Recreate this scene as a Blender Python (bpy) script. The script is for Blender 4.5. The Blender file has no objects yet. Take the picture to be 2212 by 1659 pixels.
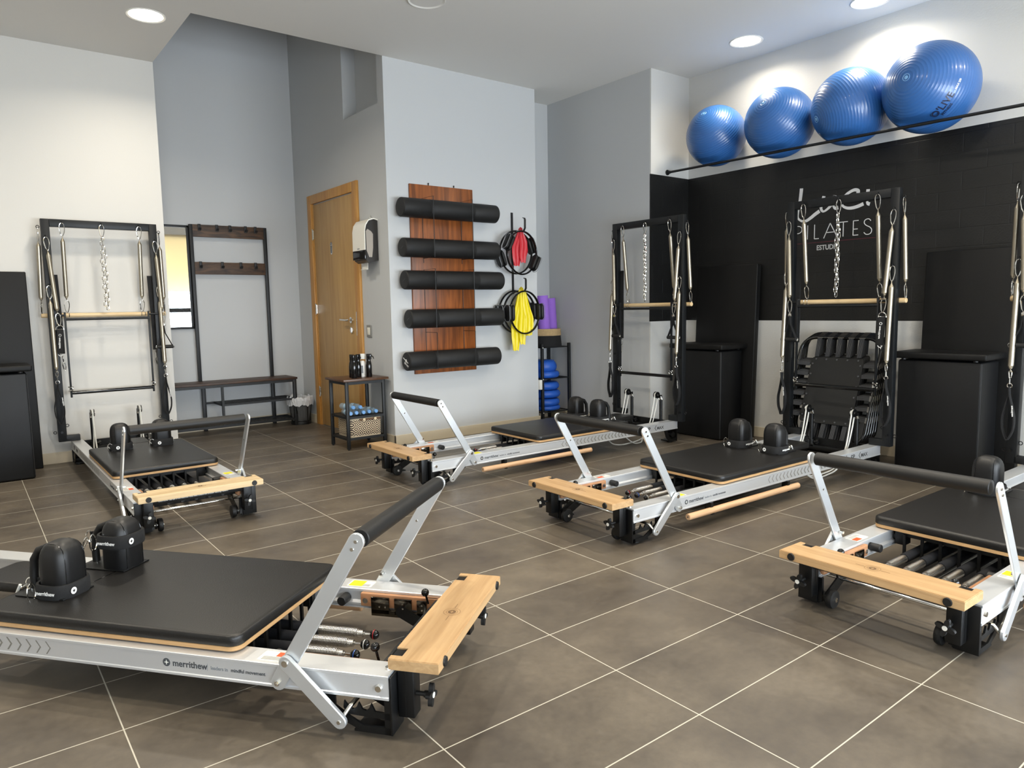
import bpy, bmesh, math, random
from mathutils import Vector, Matrix
random.seed(7)
S = bpy.context.scene
COL = S.collection
PI = math.pi
sin, cos = math.sin, math.cos

# ------------------------------------------------------------------ camera
def make_camera():
    pitch, roll, yaw = 0.10655378, -0.01786864, 0.91291212
    F = Vector((cos(yaw) * cos(pitch), sin(yaw) * cos(pitch), -sin(pitch)))
    Rt = Vector((sin(yaw), -cos(yaw), 0))
    U = Rt.cross(F)
    R2 = cos(roll) * Rt + sin(roll) * U
    U2 = -sin(roll) * Rt + cos(roll) * U
    cam = bpy.data.cameras.new('camera')
    cam.sensor_fit = 'HORIZONTAL'
    cam.sensor_width = 36
    cam.lens = 1543.758 * 36 / 2212
    cam.clip_start = .02
    o = bpy.data.objects.new('camera', cam)
    COL.objects.link(o)
    o.matrix_world = Matrix(((R2.x, U2.x, -F.x, 0), (R2.y, U2.y, -F.y, 0), (R2.z, U2.z, -F.z, 1.07168), (0, 0, 0, 1)))
    S.camera = o
make_camera()

# ------------------------------------------------------------------ world, exposure, daylight
S.view_settings.view_transform = 'Standard'
S.view_settings.look = 'None'
S.view_settings.gamma = 1
S.view_settings.use_curve_mapping = False
S.view_settings.exposure = 0.38
w = bpy.data.worlds.new('daylight_sky')
S.world = w
w.use_nodes = True
w.node_tree.nodes['Background'].inputs[0].default_value = (.80, .90, 1, 1)
w.node_tree.nodes['Background'].inputs[1].default_value = 5.0
S.cycles.max_bounces = 8
S.cycles.diffuse_bounces = 5
S.cycles.glossy_bounces = 4
S.cycles.transmission_bounces = 6
S.cycles.transparent_max_bounces = 8
S.cycles.sample_clamp_indirect = 6
S.cycles.caustics_reflective = False
S.cycles.caustics_refractive = False
CEIL = 2.966
WIN = [(-1.9, -0.35), (-0.15, 1.2), (1.4, 2.7), (2.85, 4.9)]     # window bays in the front wall, x ranges
YF = -1.7                                                          # front wall
def window_portals():
    for i, (a, b) in enumerate(WIN):
        l = bpy.data.lights.new('window_daylight', 'AREA')
        l.shape = 'RECTANGLE'
        l.size = b - a
        l.size_y = 1.4
        l.energy = (34, 50, 82, 135)[i]
        l.color = (.84, .92, 1)
        o = bpy.data.objects.new('window_daylight', l)
        COL.objects.link(o)
        o.location = ((a + b) / 2, YF - .2, .85)
        o.rotation_euler = (PI / 2 + .3, 0, 0)   # emits towards +y and a little up
window_portals()
LAMPS = [(1.112, 5.189), (4.70, 3.226), (4.747, 2.353), (4.72, .75), (1.10, 3.05), (1.10, 1.0), (2.75, 1.9), (2.75, 0.0), (-.7, 2.2), (-.7, 4.4)]
LAMP_W = [13, 7, 7, 9, 22, 20, 18, 16, 16, 16]

# ------------------------------------------------------------------ materials
def srgb(h):
    h = h.lstrip('#')
    c = [int(h[i:i + 2], 16) / 255 for i in (0, 2, 4)]
    return tuple(x / 12.92 if x <= .04045 else ((x + .055) / 1.055) ** 2.4 for x in c) + (1,)

MATS = {}
def mat(name, col='#808080', rough=.5, metal=0., spec=.5, bump=None, tint=None, coat=0.):
    """plain principled material; bump=(scale, strength), tint=(scale, amount)"""
    if name in MATS: return MATS[name]
    m = bpy.data.materials.new(name)
    m.use_nodes = True
    nt = m.node_tree
    p = nt.nodes['Principled BSDF']
    c = srgb(col)
    p.inputs['Base Color'].default_value = c
    p.inputs['Roughness'].default_value = rough
    p.inputs['Metallic'].default_value = metal
    p.inputs['Specular IOR Level'].default_value = spec
    if coat: p.inputs['Coat Weight'].default_value = coat
    if bump or tint:
        tc = nt.nodes.new('ShaderNodeTexCoord')
    if bump:
        n = nt.nodes.new('ShaderNodeTexNoise'); n.inputs['Scale'].default_value = bump[0]; n.inputs['Detail'].default_value = 3
        b = nt.nodes.new('ShaderNodeBump'); b.inputs['Strength'].default_value = bump[1]; b.inputs['Distance'].default_value = .002
        nt.links.new(tc.outputs['Object'], n.inputs['Vector']); nt.links.new(n.outputs[0], b.inputs['Height']); nt.links.new(b.outputs[0], p.inputs['Normal'])
    if tint:
        n = nt.nodes.new('ShaderNodeTexNoise'); n.inputs['Scale'].default_value = tint[0]; n.inputs['Detail'].default_value = 4
        r = nt.nodes.new('ShaderNodeMix'); r.data_type = 'RGBA'
        r.inputs[6].default_value = tuple(x * (1 - tint[1]) for x in c[:3]) + (1,)
        r.inputs[7].default_value = tuple(min(1, x * (1 + tint[1])) for x in c[:3]) + (1,)
        nt.links.new(tc.outputs['Object'], n.inputs['Vector']); nt.links.new(n.outputs[0], r.inputs[0]); nt.links.new(r.outputs[2], p.inputs['Base Color'])
    MATS[name] = m
    return m

def wood(name, c1, c2, scale=(3, 40, 40), rough=.45, dist=1.2):
    """streaky wood grain; scale small along the grain axis"""
    if name in MATS: return MATS[name]
    m = bpy.data.materials.new(name); m.use_nodes = True
    nt = m.node_tree; p = nt.nodes['Principled BSDF']; p.inputs['Roughness'].default_value = rough
    tc = nt.nodes.new('ShaderNodeTexCoord'); mp = nt.nodes.new('ShaderNodeMapping'); mp.inputs['Scale'].default_value = scale
    n = nt.nodes.new('ShaderNodeTexNoise'); n.inputs['Scale'].default_value = 1; n.inputs['Detail'].default_value = 5; n.inputs['Distortion'].default_value = dist
    r = nt.nodes.new('ShaderNodeValToRGB')
    r.color_ramp.elements[0].position = .32; r.color_ramp.elements[0].color = srgb(c1)
    r.color_ramp.elements[1].position = .68; r.color_ramp.elements[1].color = srgb(c2)
    L = nt.links.new
    L(tc.outputs['Object'], mp.inputs[0]); L(mp.outputs[0], n.inputs['Vector']); L(n.outputs[0], r.inputs[0]); L(r.outputs[0], p.inputs['Base Color'])
    MATS[name] = m
    return m

def m_floor():
    m = bpy.data.materials.new('floor_tile'); m.use_nodes = True
    nt = m.node_tree; p = nt.nodes['Principled BSDF']; L = nt.links.new
    tc = nt.nodes.new('ShaderNodeTexCoord'); mp = nt.nodes.new('ShaderNodeMapping'); mp.inputs['Location'].default_value = (-1.46083, -.81204, 0)
    L(tc.outputs['Object'], mp.inputs[0])
    br = nt.nodes.new('ShaderNodeTexBrick')
    br.offset = 0; br.squash = 1
    br.inputs['Scale'].default_value = 1; br.inputs['Brick Width'].default_value = .6; br.inputs['Row Height'].default_value = .3
    br.inputs['Mortar Size'].default_value = .0019; br.inputs['Mortar Smooth'].default_value = .15; br.inputs['Bias'].default_value = 0
    br.inputs['Color1'].default_value = (0, 0, 0, 1); br.inputs['Color2'].default_value = (1, 1, 1, 1); br.inputs['Mortar'].default_value = (.5, .5, .5, 1)
    L(mp.outputs[0], br.inputs['Vector'])
    n1 = nt.nodes.new('ShaderNodeTexNoise'); n1.inputs['Scale'].default_value = 2.6; n1.inputs['Detail'].default_value = 5; n1.inputs['Roughness'].default_value = .6
    n2 = nt.nodes.new('ShaderNodeTexNoise'); n2.inputs['Scale'].default_value = 46; n2.inputs['Detail'].default_value = 6; n2.inputs['Roughness'].default_value = .7
    L(tc.outputs['Object'], n1.inputs['Vector']); L(tc.outputs['Object'], n2.inputs['Vector'])
    r = nt.nodes.new('ShaderNodeValToRGB')
    r.color_ramp.elements[0].position = .3; r.color_ramp.elements[0].color = srgb('#474039')
    r.color_ramp.elements[1].position = .72; r.color_ramp.elements[1].color = srgb('#6c6356')
    L(n1.outputs[0], r.inputs[0])
    mx = nt.nodes.new('ShaderNodeMix'); mx.data_type = 'RGBA'; mx.blend_type = 'OVERLAY'; mx.inputs[0].default_value = .35
    L(r.outputs[0], mx.inputs[6]); L(n2.outputs[0], mx.inputs[7])
    hv = nt.nodes.new('ShaderNodeHueSaturation')       # each tile a touch lighter or darker
    ma = nt.nodes.new('ShaderNodeMath'); ma.operation = 'MULTIPLY_ADD'; ma.inputs[1].default_value = .16; ma.inputs[2].default_value = .92
    L(br.outputs['Color'], ma.inputs[0]); L(ma.outputs[0], hv.inputs['Value']); L(mx.outputs[2], hv.inputs['Color'])
    g = nt.nodes.new('ShaderNodeMix'); g.data_type = 'RGBA'; g.inputs[7].default_value = srgb('#b9b4a6')
    L(br.outputs['Fac'], g.inputs[0]); L(hv.outputs[0], g.inputs[6]); L(g.outputs[2], p.inputs['Base Color'])
    rr = nt.nodes.new('ShaderNodeMath'); rr.operation = 'MULTIPLY_ADD'; rr.inputs[1].default_value = .25; rr.inputs[2].default_value = .27
    L(n2.outputs[0], rr.inputs[0]); L(rr.outputs[0], p.inputs['Roughness'])
    b = nt.nodes.new('ShaderNodeBump'); b.inputs['Strength'].default_value = .5; b.inputs['Distance'].default_value = .001; b.invert = True
    L(br.outputs['Fac'], b.inputs['Height']); L(b.outputs[0], p.inputs['Normal'])
    return m

def m_wall(name, col, band=False, axis='x'):
    """painted plaster; band=True has the painted black block-work zone between z .94 and 2.14"""
    m = bpy.data.materials.new(name); m.use_nodes = True
    nt = m.node_tree; p = nt.nodes['Principled BSDF']; L = nt.links.new
    p.inputs['Roughness'].default_value = .75
    p.inputs['Base Color'].default_value = srgb(col)
    tc = nt.nodes.new('ShaderNodeTexCoord')
    n = nt.nodes.new('ShaderNodeTexNoise'); n.inputs['Scale'].default_value = 90; n.inputs['Detail'].default_value = 3
    L(tc.outputs['Object'], n.inputs['Vector'])
    b = nt.nodes.new('ShaderNodeBump'); b.inputs['Strength'].default_value = .12; b.inputs['Distance'].default_value = .002
    L(n.outputs[0], b.inputs['Height'])
    if band:
        sp = nt.nodes.new('ShaderNodeSeparateXYZ'); L(tc.outputs['Object'], sp.inputs[0])
        def cmp(op, v):
            q = nt.nodes.new('ShaderNodeMath'); q.operation = op; q.inputs[1].default_value = v; L(sp.outputs[2], q.inputs[0]); return q
        g1, g2 = cmp('GREATER_THAN', .935), cmp('LESS_THAN', 2.137)
        mu = nt.nodes.new('ShaderNodeMath'); mu.operation = 'MULTIPLY'; L(g1.outputs[0], mu.inputs[0]); L(g2.outputs[0], mu.inputs[1])
        mx = nt.nodes.new('ShaderNodeMix'); mx.data_type = 'RGBA'; mx.inputs[6].default_value = srgb(col)
        L(mu.outputs[0], mx.inputs[0]); L(mx.outputs[2], p.inputs['Base Color'])
        cb = nt.nodes.new('ShaderNodeCombineXYZ'); L(sp.outputs[1 if axis == 'x' else 0], cb.inputs[0]); L(sp.outputs[2], cb.inputs[1])
        br = nt.nodes.new('ShaderNodeTexBrick'); br.inputs['Scale'].default_value = 1; br.inputs['Brick Width'].default_value = .27; br.inputs['Row Height'].default_value = .117
        br.inputs['Mortar Size'].default_value = .0035; br.inputs['Mortar Smooth'].default_value = .5
        br.inputs['Color1'].default_value = srgb('#0b0b0b'); br.inputs['Color2'].default_value = srgb('#0d0d0c'); br.inputs['Mortar'].default_value = srgb('#0a0a0a')
        L(cb.outputs[0], br.inputs['Vector']); L(br.outputs['Color'], mx.inputs[7])
        mm = nt.nodes.new('ShaderNodeMath'); mm.operation = 'MULTIPLY'; L(br.outputs['Fac'], mm.inputs[0]); L(mu.outputs[0], mm.inputs[1])
        ad = nt.nodes.new('ShaderNodeMath'); ad.operation = 'MULTIPLY_ADD'; ad.inputs[1].default_value = -.7; L(mm.outputs[0], ad.inputs[0]); L(n.outputs[0], ad.inputs[2])
        L(ad.outputs[0], b.inputs['Height'])
        b.inputs['Strength'].default_value = .5
        ro = nt.nodes.new('ShaderNodeMath'); ro.operation = 'MULTIPLY_ADD'; ro.inputs[1].default_value = -.3; ro.inputs[2].default_value = .75
        L(mu.outputs[0], ro.inputs[0]); L(ro.outputs[0], p.inputs['Roughness'])
    L(b.outputs[0], p.inputs['Normal'])
    return m

M_FLOOR = m_floor()
M_WHITE = m_wall('wall_white', '#d2d0cb')
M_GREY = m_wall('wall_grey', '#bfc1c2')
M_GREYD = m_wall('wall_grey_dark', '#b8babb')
M_RIGHT = m_wall('wall_right_band', '#c6c5c1', True, 'x')
M_RETURN = m_wall('wall_return_band', '#c6c5c1', True, 'y')
M_CEIL = mat('ceiling_paint', '#dbd9d4', .85)
M_BASE = mat('baseboard_tile', '#c9bda6', .5, tint=(6, .06))
M_ALU = mat('brushed_aluminium', '#dcdee0', .38, .62, bump=(300, .05))
M_ALU2 = mat('satin_aluminium', '#dfe3e6', .3, .75)
M_CHROME = mat('chrome', '#e8e6e0', .1, 1.)
M_STEELBLK = mat('black_powder_coat', '#08090a', .42, .2)
M_TOWER = mat('tower_black', '#0e1114', .45, .2)
M_RUBBER = mat('black_rubber', '#0b0b0b', .55)
M_VINYL = mat('black_vinyl', '#11100f', .42, bump=(260, .25))
M_LEATHER = mat('black_leather', '#0c0c0d', .46, bump=(120, .1))
M_FOAM = mat('black_foam', '#101010', .62, bump=(420, .4))
M_WEB = mat('black_webbing', '#0f0f10', .85, bump=(500, .4))
M_PLY = wood('plywood_edge', '#b08a5c', '#caa273', (6, 6, 160))
M_BEECH = wood('foot_board_oak', '#ab8960', '#bd9c72', (45, 3, 60), .42)
M_BEECHP = wood('foot_board_pine', '#c4a87c', '#dcc59e', (34, 2.0, 60), .42)
M_BLOCK = wood('block_wood', '#a06e4c', '#b98a64', (3, 30, 30), .5)
M_DOWEL = wood('dowel_wood', '#c79b73', '#dcb690', (4, 60, 60), .45)
M_DOWELY = wood('dowel_wood_across', '#cfb182', '#e0c69c', (60, 4, 60), .45)
M_RED = mat('red_ring', '#b3202a', .3)
M_WPRINT = mat('white_print', '#e6e6e4', .6)
M_GPRINT = mat('grey_print', '#45484b', .6)
M_LPRINT = mat('light_grey_print', '#7b7f83', .6)
M_CORD = mat('white_cord', '#dcdcd6', .6, bump=(900, .5))
M_LABEL = mat('white_label', '#dad9d2', .5)
M_ORANGE = mat('orange_label', '#d0562a', .5)
M_YLABEL = mat('yellow_label', '#d8d21e', .5)
M_SPRING = mat('nickel_spring', '#dad8d4', .24, 1.)
M_TSPRING = mat('tower_spring_metal', '#a39b8b', .36, .9)
M_GLOSSBLK = mat('gloss_black', '#0a0a0b', .12)
M_DARKPL = mat('dark_nickel', '#57534c', .12, 1.)
M_COVER = mat('navy_black_sleeve', '#0c0e15', .9)

# ------------------------------------------------------------------ mesh builder
class MB:
    def __init__(s): s.bm = bmesh.new()
    def box(s, x0, x1, y0, y1, z0, z1, bev=0, M=None, seg=2):
        r = bmesh.ops.create_cube(s.bm, size=1)
        vs = r['verts']
        for v in vs: v.co = Vector(((x0 + x1) / 2 + v.co.x * (x1 - x0), (y0 + y1) / 2 + v.co.y * (y1 - y0), (z0 + z1) / 2 + v.co.z * (z1 - z0)))
        if bev:
            es = list({e for v in vs for e in v.link_edges})
            g = bmesh.ops.bevel(s.bm, geom=es, offset=bev, segments=seg, profile=.5, affect='EDGES')
            vs = list({v for f in g['faces'] for v in f.verts} | {v for v in vs if v.is_valid})
        if M is not None: bmesh.ops.transform(s.bm, matrix=M, verts=vs)
        return s
    def ring_loft(s, rings, cap0=True, cap1=True, closed=True, loop=False):
        R = [[s.bm.verts.new(Vector(p)) for p in r] for r in rings]
        n = len(R[0])
        pairs = list(zip(R, R[1:])) + ([(R[-1], R[0])] if loop else [])
        for a, b in pairs:
            for i in range(n if closed else n - 1):
                j = (i + 1) % n
                s.bm.faces.new((a[i], a[j], b[j], b[i]))
        if not loop:
            if cap0: s.bm.faces.new(R[0][::-1])
            if cap1: s.bm.faces.new(R[-1])
        return s
    def lathe(s, prof, o=(0, 0, 0), d=(0, 0, 1), seg=20, cap0=True, cap1=True):
        d = Vector(d).normalized(); a = d.orthogonal().normalized(); b = d.cross(a); o = Vector(o)
        return s.ring_loft([[o + d * z + (a * cos(2 * PI * i / seg) + b * sin(2 * PI * i / seg)) * max(r, 1e-5) for i in range(seg)] for r, z in prof], cap0, cap1)
    def cyl(s, p0, p1, r, seg=16, r2=None, bev=0):
        p0, p1 = Vector(p0), Vector(p1); h = (p1 - p0).length
        r2 = r if r2 is None else r2
        pr = [(r - bev, 0), (r, bev), (r2, h - bev), (r2 - bev, h)] if bev else [(r, 0), (r2, h)]
        return s.lathe(pr, p0, p1 - p0, seg)
    def tube(s, pts, r, seg=8, closed=False, flat=None, up=None):
        """sweep a circle (or an ellipse: flat=(ra, rb) in the frame given by up) along pts"""
        P = [Vector(p) for p in pts]; n = len(P); rings = []
        prev = None
        for i in range(n):
            t = (P[(i + 1) % n] - P[i - 1]) if closed else (P[min(i + 1, n - 1)] - P[max(i - 1, 0)])
            t.normalize()
            if up is not None:
                b = Vector(up); a = b.cross(t).normalized(); b = t.cross(a).normalized()
            else:
                a = t.orthogonal().normalized() if prev is None else (prev - t * prev.dot(t)).normalized()
                b = t.cross(a)
            prev = a
            ra, rb = flat if flat else (r, r)
            rings.append([P[i] + a * (ra * cos(2 * PI * k / seg)) + b * (rb * sin(2 * PI * k / seg)) for k in range(seg)])
        return s.ring_loft(rings, loop=closed)
    def strip(s, pts, wdt, th, up=(0, 0, 1), closed=False):
        """rectangular section swept along pts: wdt along up, th across"""
        P = [Vector(p) for p in pts]; n = len(P); rings = []
        for i in range(n):
            t = (P[(i + 1) % n] - P[i - 1]) if closed else (P[min(i + 1, n - 1)] - P[max(i - 1, 0)])
            t.normalize(); b = Vector(up); a = b.cross(t)
            if a.length < 1e-4: a = Vector((1, 0, 0))
            a.normalize(); b = t.cross(a).normalized()
            rings.append([P[i] + a * th / 2 + b * wdt / 2, P[i] - a * th / 2 + b * wdt / 2, P[i] - a * th / 2 - b * wdt / 2, P[i] + a * th / 2 - b * wdt / 2])
        return s.ring_loft(rings, loop=closed)
    def prism(s, poly, o, ex, ey, ez, depth):
        o, ex, ey, ez = Vector(o), Vector(ex), Vector(ey), Vector(ez)
        a = [s.bm.verts.new(o + ex * x + ey * y) for x, y in poly]
        b = [s.bm.verts.new(o + ex * x + ey * y + ez * depth) for x, y in poly]
        n = len(poly)
        try:
            s.bm.faces.new(a[::-1]); s.bm.faces.new(b)
        except Exception: pass
        for i in range(n):
            j = (i + 1) % n
            s.bm.faces.new((a[i], a[j], b[j], b[i]))
        return s
    def ball(s, c, r, seg=20, sc=(1, 1, 1), rings=12):
        M = Matrix.Translation(Vector(c)) @ Matrix.Diagonal((r * sc[0], r * sc[1], r * sc[2], 1))
        bmesh.ops.create_uvsphere(s.bm, u_segments=seg, v_segments=rings, radius=1, matrix=M)
        return s
    def text(s, txt, size, o, ex, ey, ext=.0004, align='LEFT', fn=None, stretch=1.0):
        c = bpy.data.curves.new('t', 'FONT'); c.body = txt; c.size = size; c.extrude = ext; c.align_x = align; c.resolution_u = 3; c.offset = size * .022
        ob = bpy.data.objects.new('t', c)
        me = bpy.data.meshes.new_from_object(ob)
        o, ex, ey = Vector(o), Vector(ex).normalized(), Vector(ey).normalized(); ez = ex.cross(ey)
        k = len(s.bm.verts)
        s.bm.from_mesh(me); s.bm.verts.ensure_lookup_table()
        for v in s.bm.verts[k:]:
            x, y, z = v.co; x *= stretch
            v.co = fn(x, y, z) if fn else o + ex * x + ey * y + ez * z
        bpy.data.objects.remove(ob); bpy.data.curves.remove(c); bpy.data.meshes.remove(me)
        return s

def obj(name, mb, m=None, parent=None, smooth=34, loc=None):
    me = bpy.data.meshes.new(name)
    bmesh.ops.recalc_face_normals(mb.bm, faces=mb.bm.faces)
    mb.bm.to_mesh(me); mb.bm.free()
    if m: me.materials.append(m)
    if smooth:
        me.polygons.foreach_set('use_smooth', [True] * len(me.polygons))
        me.set_sharp_from_angle(angle=math.radians(smooth))
    o = bpy.data.objects.new(name, me); COL.objects.link(o)
    if parent is not None: o.parent = parent
    if loc: o.location = loc
    return o
def tag(o, label, cat, group=None):
    o['label'] = label; o['category'] = cat
    if group: o['group'] = group
    return o
def thing(name, label, cat, loc=(0, 0, 0), rz=0, group=None):
    o = bpy.data.objects.new(name, None); COL.objects.link(o); o.empty_display_size = .05
    o.location = loc; o.rotation_euler = (0, 0, rz)
    return tag(o, label, cat, group)
def struct(name, mb, m, parent=None, smooth=0):
    o = obj(name, mb, m, parent, smooth); o['kind'] = 'structure'; return o
def copy_tree(o, parent=None):
    c = o.copy(); COL.objects.link(c)
    if parent is not None: c.parent = parent
    for ch in o.children: copy_tree(ch, c)
    return c
def rrect(x0, x1, y0, y1, r, n=5, ins=0):
    x0 += ins; x1 -= ins; y0 += ins; y1 -= ins; r = max(r - ins, 1e-4); out = []
    for cx, cy, a0 in ((x1 - r, y1 - r, 0), (x0 + r, y1 - r, PI / 2), (x0 + r, y0 + r, PI), (x1 - r, y0 + r, 3 * PI / 2)):
        for k in range(n + 1):
            a = a0 + k * PI / 2 / n
            out.append((cx + r * cos(a), cy + r * sin(a)))
    return out
def pad(mb, x0, x1, y0, y1, z0, z1, r=.03, e=.008, n=6):
    rings = []
    for z, i in ((z0, .002), (z0 + .002, 0), (z1 - e, 0), (z1 - e * .4, e * .25), (z1 - e * .08, e * .7), (z1, e * 1.6)):
        rings.append([(x, y, z) for x, y in rrect(x0, x1, y0, y1, r, n, i)])
    mb.ring_loft(rings); return mb

# ------------------------------------------------------------------ room
XL, XR, YL, YH, YC, XD, XC = -2.6, 5.055, 6.10, 6.85, 4.99, 2.68, 4.161
XJ, YJ, YA = 4.574, 4.019, 5.30
TOP = 4.3
b = MB(); b.box(XL - .2, XR + .3, YF - .3, YH + .2, -.1, 0); struct('floor', b, M_FLOOR)
b = MB()
b.box(XL - .2, 1.332, YF - .3, YH + .2, CEIL, TOP)
b.box(1.332, XR + .3, YF - .3, YC, CEIL, TOP)
b.box(XC - .02, XR + .3, YC, YH + .2, CEIL, TOP)
b.box(1.332, XC - .02, YC, YH + .2, TOP - .06, TOP)
struct('ceiling', b, M_CEIL)
b = MB(); b.box(XL, 1.332, YL, YH, 0, CEIL); struct('wall_left', b, M_WHITE)
b = MB(); b.box(1.332, XD, YH, YH + .2, 0, TOP); struct('wall_back', b, M_GREY)
b = MB()                                            # block behind the door: its left face is the door wall
b.box(XD + .12, XC, YC, YH + .2, 0, CEIL)
b.box(XD + .12, XC, YC + .001, YH + .2, CEIL, TOP)
b.box(XD, XD + .12, YC, YH + .2, 0, 2.648)
b.box(XD, XD + .12, YC, 5.09, 2.648, TOP)
b.box(XD, XD + .12, 5.70, YH + .2, 2.648, TOP)
struct('wall_middle', b, M_GREY)
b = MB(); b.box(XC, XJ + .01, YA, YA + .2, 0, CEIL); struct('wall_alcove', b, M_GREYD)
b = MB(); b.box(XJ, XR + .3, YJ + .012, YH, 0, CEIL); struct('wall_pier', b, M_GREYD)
b = MB(); b.box(XJ + .001, XR + .01, YJ, YJ + .02, 0, CEIL); struct('wall_return', b, M_RETURN)
b = MB(); b.box(XR, XR + .2, YF - .2, YJ + .02, 0, CEIL); struct('wall_right', b, M_RIGHT)
b = MB(); b.box(XL - .2, XL, YF - .2, YH, 0, CEIL); struct('wall_far_left', b, M_WHITE)
b = MB()                                            # front wall around the window bays
b.box(XL, XR, YF - .12, YF, 0, .12); b.box(XL, XR, YF - .12, YF, 2.62, CEIL)
edges = [XL] + [q for ab in WIN for q in ab] + [XR]
for k in range(0, len(edges), 2): b.box(edges[k], edges[k + 1], YF - .12, YF, .12, 2.62)
struct('wall_front', b, M_WHITE)
M_GLASS = bpy.data.materials.new('window_glass'); M_GLASS.use_nodes = True
nt = M_GLASS.node_tree; pb = nt.nodes['Principled BSDF']
tr = nt.nodes.new('ShaderNodeBsdfTransparent'); gl = nt.nodes.new('ShaderNodeBsdfGlossy'); gl.inputs['Roughness'].default_value = .02
mx = nt.nodes.new('ShaderNodeMixShader'); mx.inputs[0].default_value = .08
nt.links.new(tr.outputs[0], mx.inputs[1]); nt.links.new(gl.outputs[0], mx.inputs[2]); nt.links.new(mx.outputs[0], nt.nodes['Material Output'].inputs[0])
M_FRAME = mat('window_frame_dark', '#202224', .5)
M_BLIND = bpy.data.materials.new('roller_blind'); M_BLIND.use_nodes = True
nt = M_BLIND.node_tree
df = nt.nodes.new('ShaderNodeBsdfDiffuse'); df.inputs[0].default_value = srgb('#e8dcc0')
tl = nt.nodes.new('ShaderNodeBsdfTranslucent'); tl.inputs[0].default_value = srgb('#f0e2c0')
mx = nt.nodes.new('ShaderNodeMixShader'); mx.inputs[0].default_value = .45
nt.links.new(df.outputs[0], mx.inputs[1]); nt.links.new(tl.outputs[0], mx.inputs[2]); nt.links.new(mx.outputs[0], nt.nodes['Material Output'].inputs[0])
for i, (a, c) in enumerate(WIN):
    f = MB()
    for z in (.12, 1.13, 2.57): f.box(a, c, YF - .09, YF - .03, z - (.04 if z == 1.13 else 0), z + .05)
    for x in (a, c - .05): f.box(x, x + .05, YF - .09, YF - .03, .12, 2.62)
    fo = struct('window_%d' % (i + 1), f, M_FRAME)
    g = MB(); g.box(a, c, YF - .064, YF - .058, .12, 2.62); gp = obj('pane', g, M_GLASS, fo, 0)
    g = MB(); g.box(a + .01, c - .01, YF - .02, YF - .016, 1.5, 2.62)
    obj('roller_blind', g, M_BLIND, fo, 0)
# baseboards
def board(name, *a):
    b = MB(); b.box(*a, bev=.002); struct(name, b, M_BASE)
board('baseboard_left', XL, 1.345, YL - .012, YL, 0, .08)
board('baseboard_back', 1.34, XD, YH - .012, YH, 0, .08)
board('baseboard_door_side', XD - .012, XD, YC - .012, 5.46, 0, .08)
board('baseboard_hall', XD - .012, XD, 6.51, YH, 0, .08)
board('baseboard_middle', XD - .012, XC + .012, YC - .012, YC, 0, .08)
board('baseboard_alcove', XC, XJ, YA - .012, YA, 0, .08)
board('baseboard_pier', XJ - .012, XJ, YJ - .012, YA, 0, .08)
board('baseboard_right', XR - .012, XR, YF, YJ, 0, .08)

# door in the middle block
M_DOOR = wood('door_oak_veneer', '#a8834f', '#bc9862', (14, 14, 1.1), .42)
M_DFRAME = wood('door_frame_oak', '#b07c3a', '#c5934f', (16, 16, 1.3), .42)
d = bpy.data.objects.new('door_1', None); COL.objects.link(d); d['kind'] = 'structure'
b = MB()
b.box(XD - .022, XD, 5.470, 5.556, 0, 2.125, .003); b.box(XD - .022, XD, 6.42, 6.505, 0, 2.125, .003); b.box(XD - .022, XD, 5.556, 6.42, 2.045, 2.125, .003)
b.box(XD - .012, XD, 5.556, 5.585, 0, 2.045); b.box(XD - .012, XD, 6.40, 6.42, 0, 2.045)
obj('door_frame', b, M_DFRAME, d)
b = MB(); b.box(XD - .008, XD, 5.588, 6.40, .006, 2.035, .002); obj('door_leaf', b, M_DOOR, d)
for z in (1.77, 1.09, .32):
    b = MB(); b.cyl((XD - .018, 6.408, z - .05), (XD - .018, 6.408, z + .05), .007, 10); b.box(XD - .013, XD - .011, 6.395, 6.42, z - .04, z + .04); obj('hinge', b, M_CHROME, d)
b = MB(); b.cyl((XD - .008, 5.675, .99), (XD - .02, 5.675, .99), .026, 20)
b.tube([(XD - .012, 5.675, .99), (XD - .045, 5.675, .99), (XD - .058, 5.69, .99), (XD - .058, 5.80, .993)], .0095, 10); obj('door_handle', b, M_CHROME, d)
b = MB(); b.cyl((XD - .008, 5.675, .905), (XD - .018, 5.675, .905), .026, 20); b.box(XD - .02, XD - .018, 5.667, 5.683, .89, .92); obj('lock_rose', b, M_CHROME, d)
b = MB(); b.box(XD - .014, XD - .011, 5.560, 5.582, .86, 1.06, .001); obj('strike_plate', b, M_CHROME, d)
b = MB(); b.prism(rrect(-.02, .02, -.055, .055, .018), (XD - .008, 6.03, 1.62), (0, -1, 0), (0, 0, 1), (-1, 0, 0), .002); so = obj('restroom_sign', b, M_CHROME, d)
b = MB()
for s_ in (-.008, .008):
    b.cyl((XD - .0102, 6.03 + s_, 1.655), (XD - .0106, 6.03 + s_, 1.655), .005, 10); b.box(XD - .0106, XD - .0102, 6.03 + s_ - .005, 6.03 + s_ + .005, 1.58, 1.645)
obj('figures', b, M_GPRINT, so)
# light switch
t = thing('light_switch', 'square grey framed light switch on wall right of the oak door', 'switch', (XD, 5.365, .90))
b = MB(); b.box(-.009, 0, -.042, .042, -.05, .05, .003); obj('switch_plate', b, mat('switch_grey', '#85847f', .5), t)
b = MB(); b.box(-.013, -.009, -.022, .022, -.03, .03, .002); obj('rocker', b, mat('switch_white', '#e4e0d2', .4), t)
t = thing('wall_outlet', 'white electrical outlet cover low in alcove beside black wire shelf', 'outlet', (XC + .001, 4.997, .365))
b = MB(); b.box(0, .028, -.03, .008, -.045, .045, .004); obj('outlet_box', b, M_LABEL, t)

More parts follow.
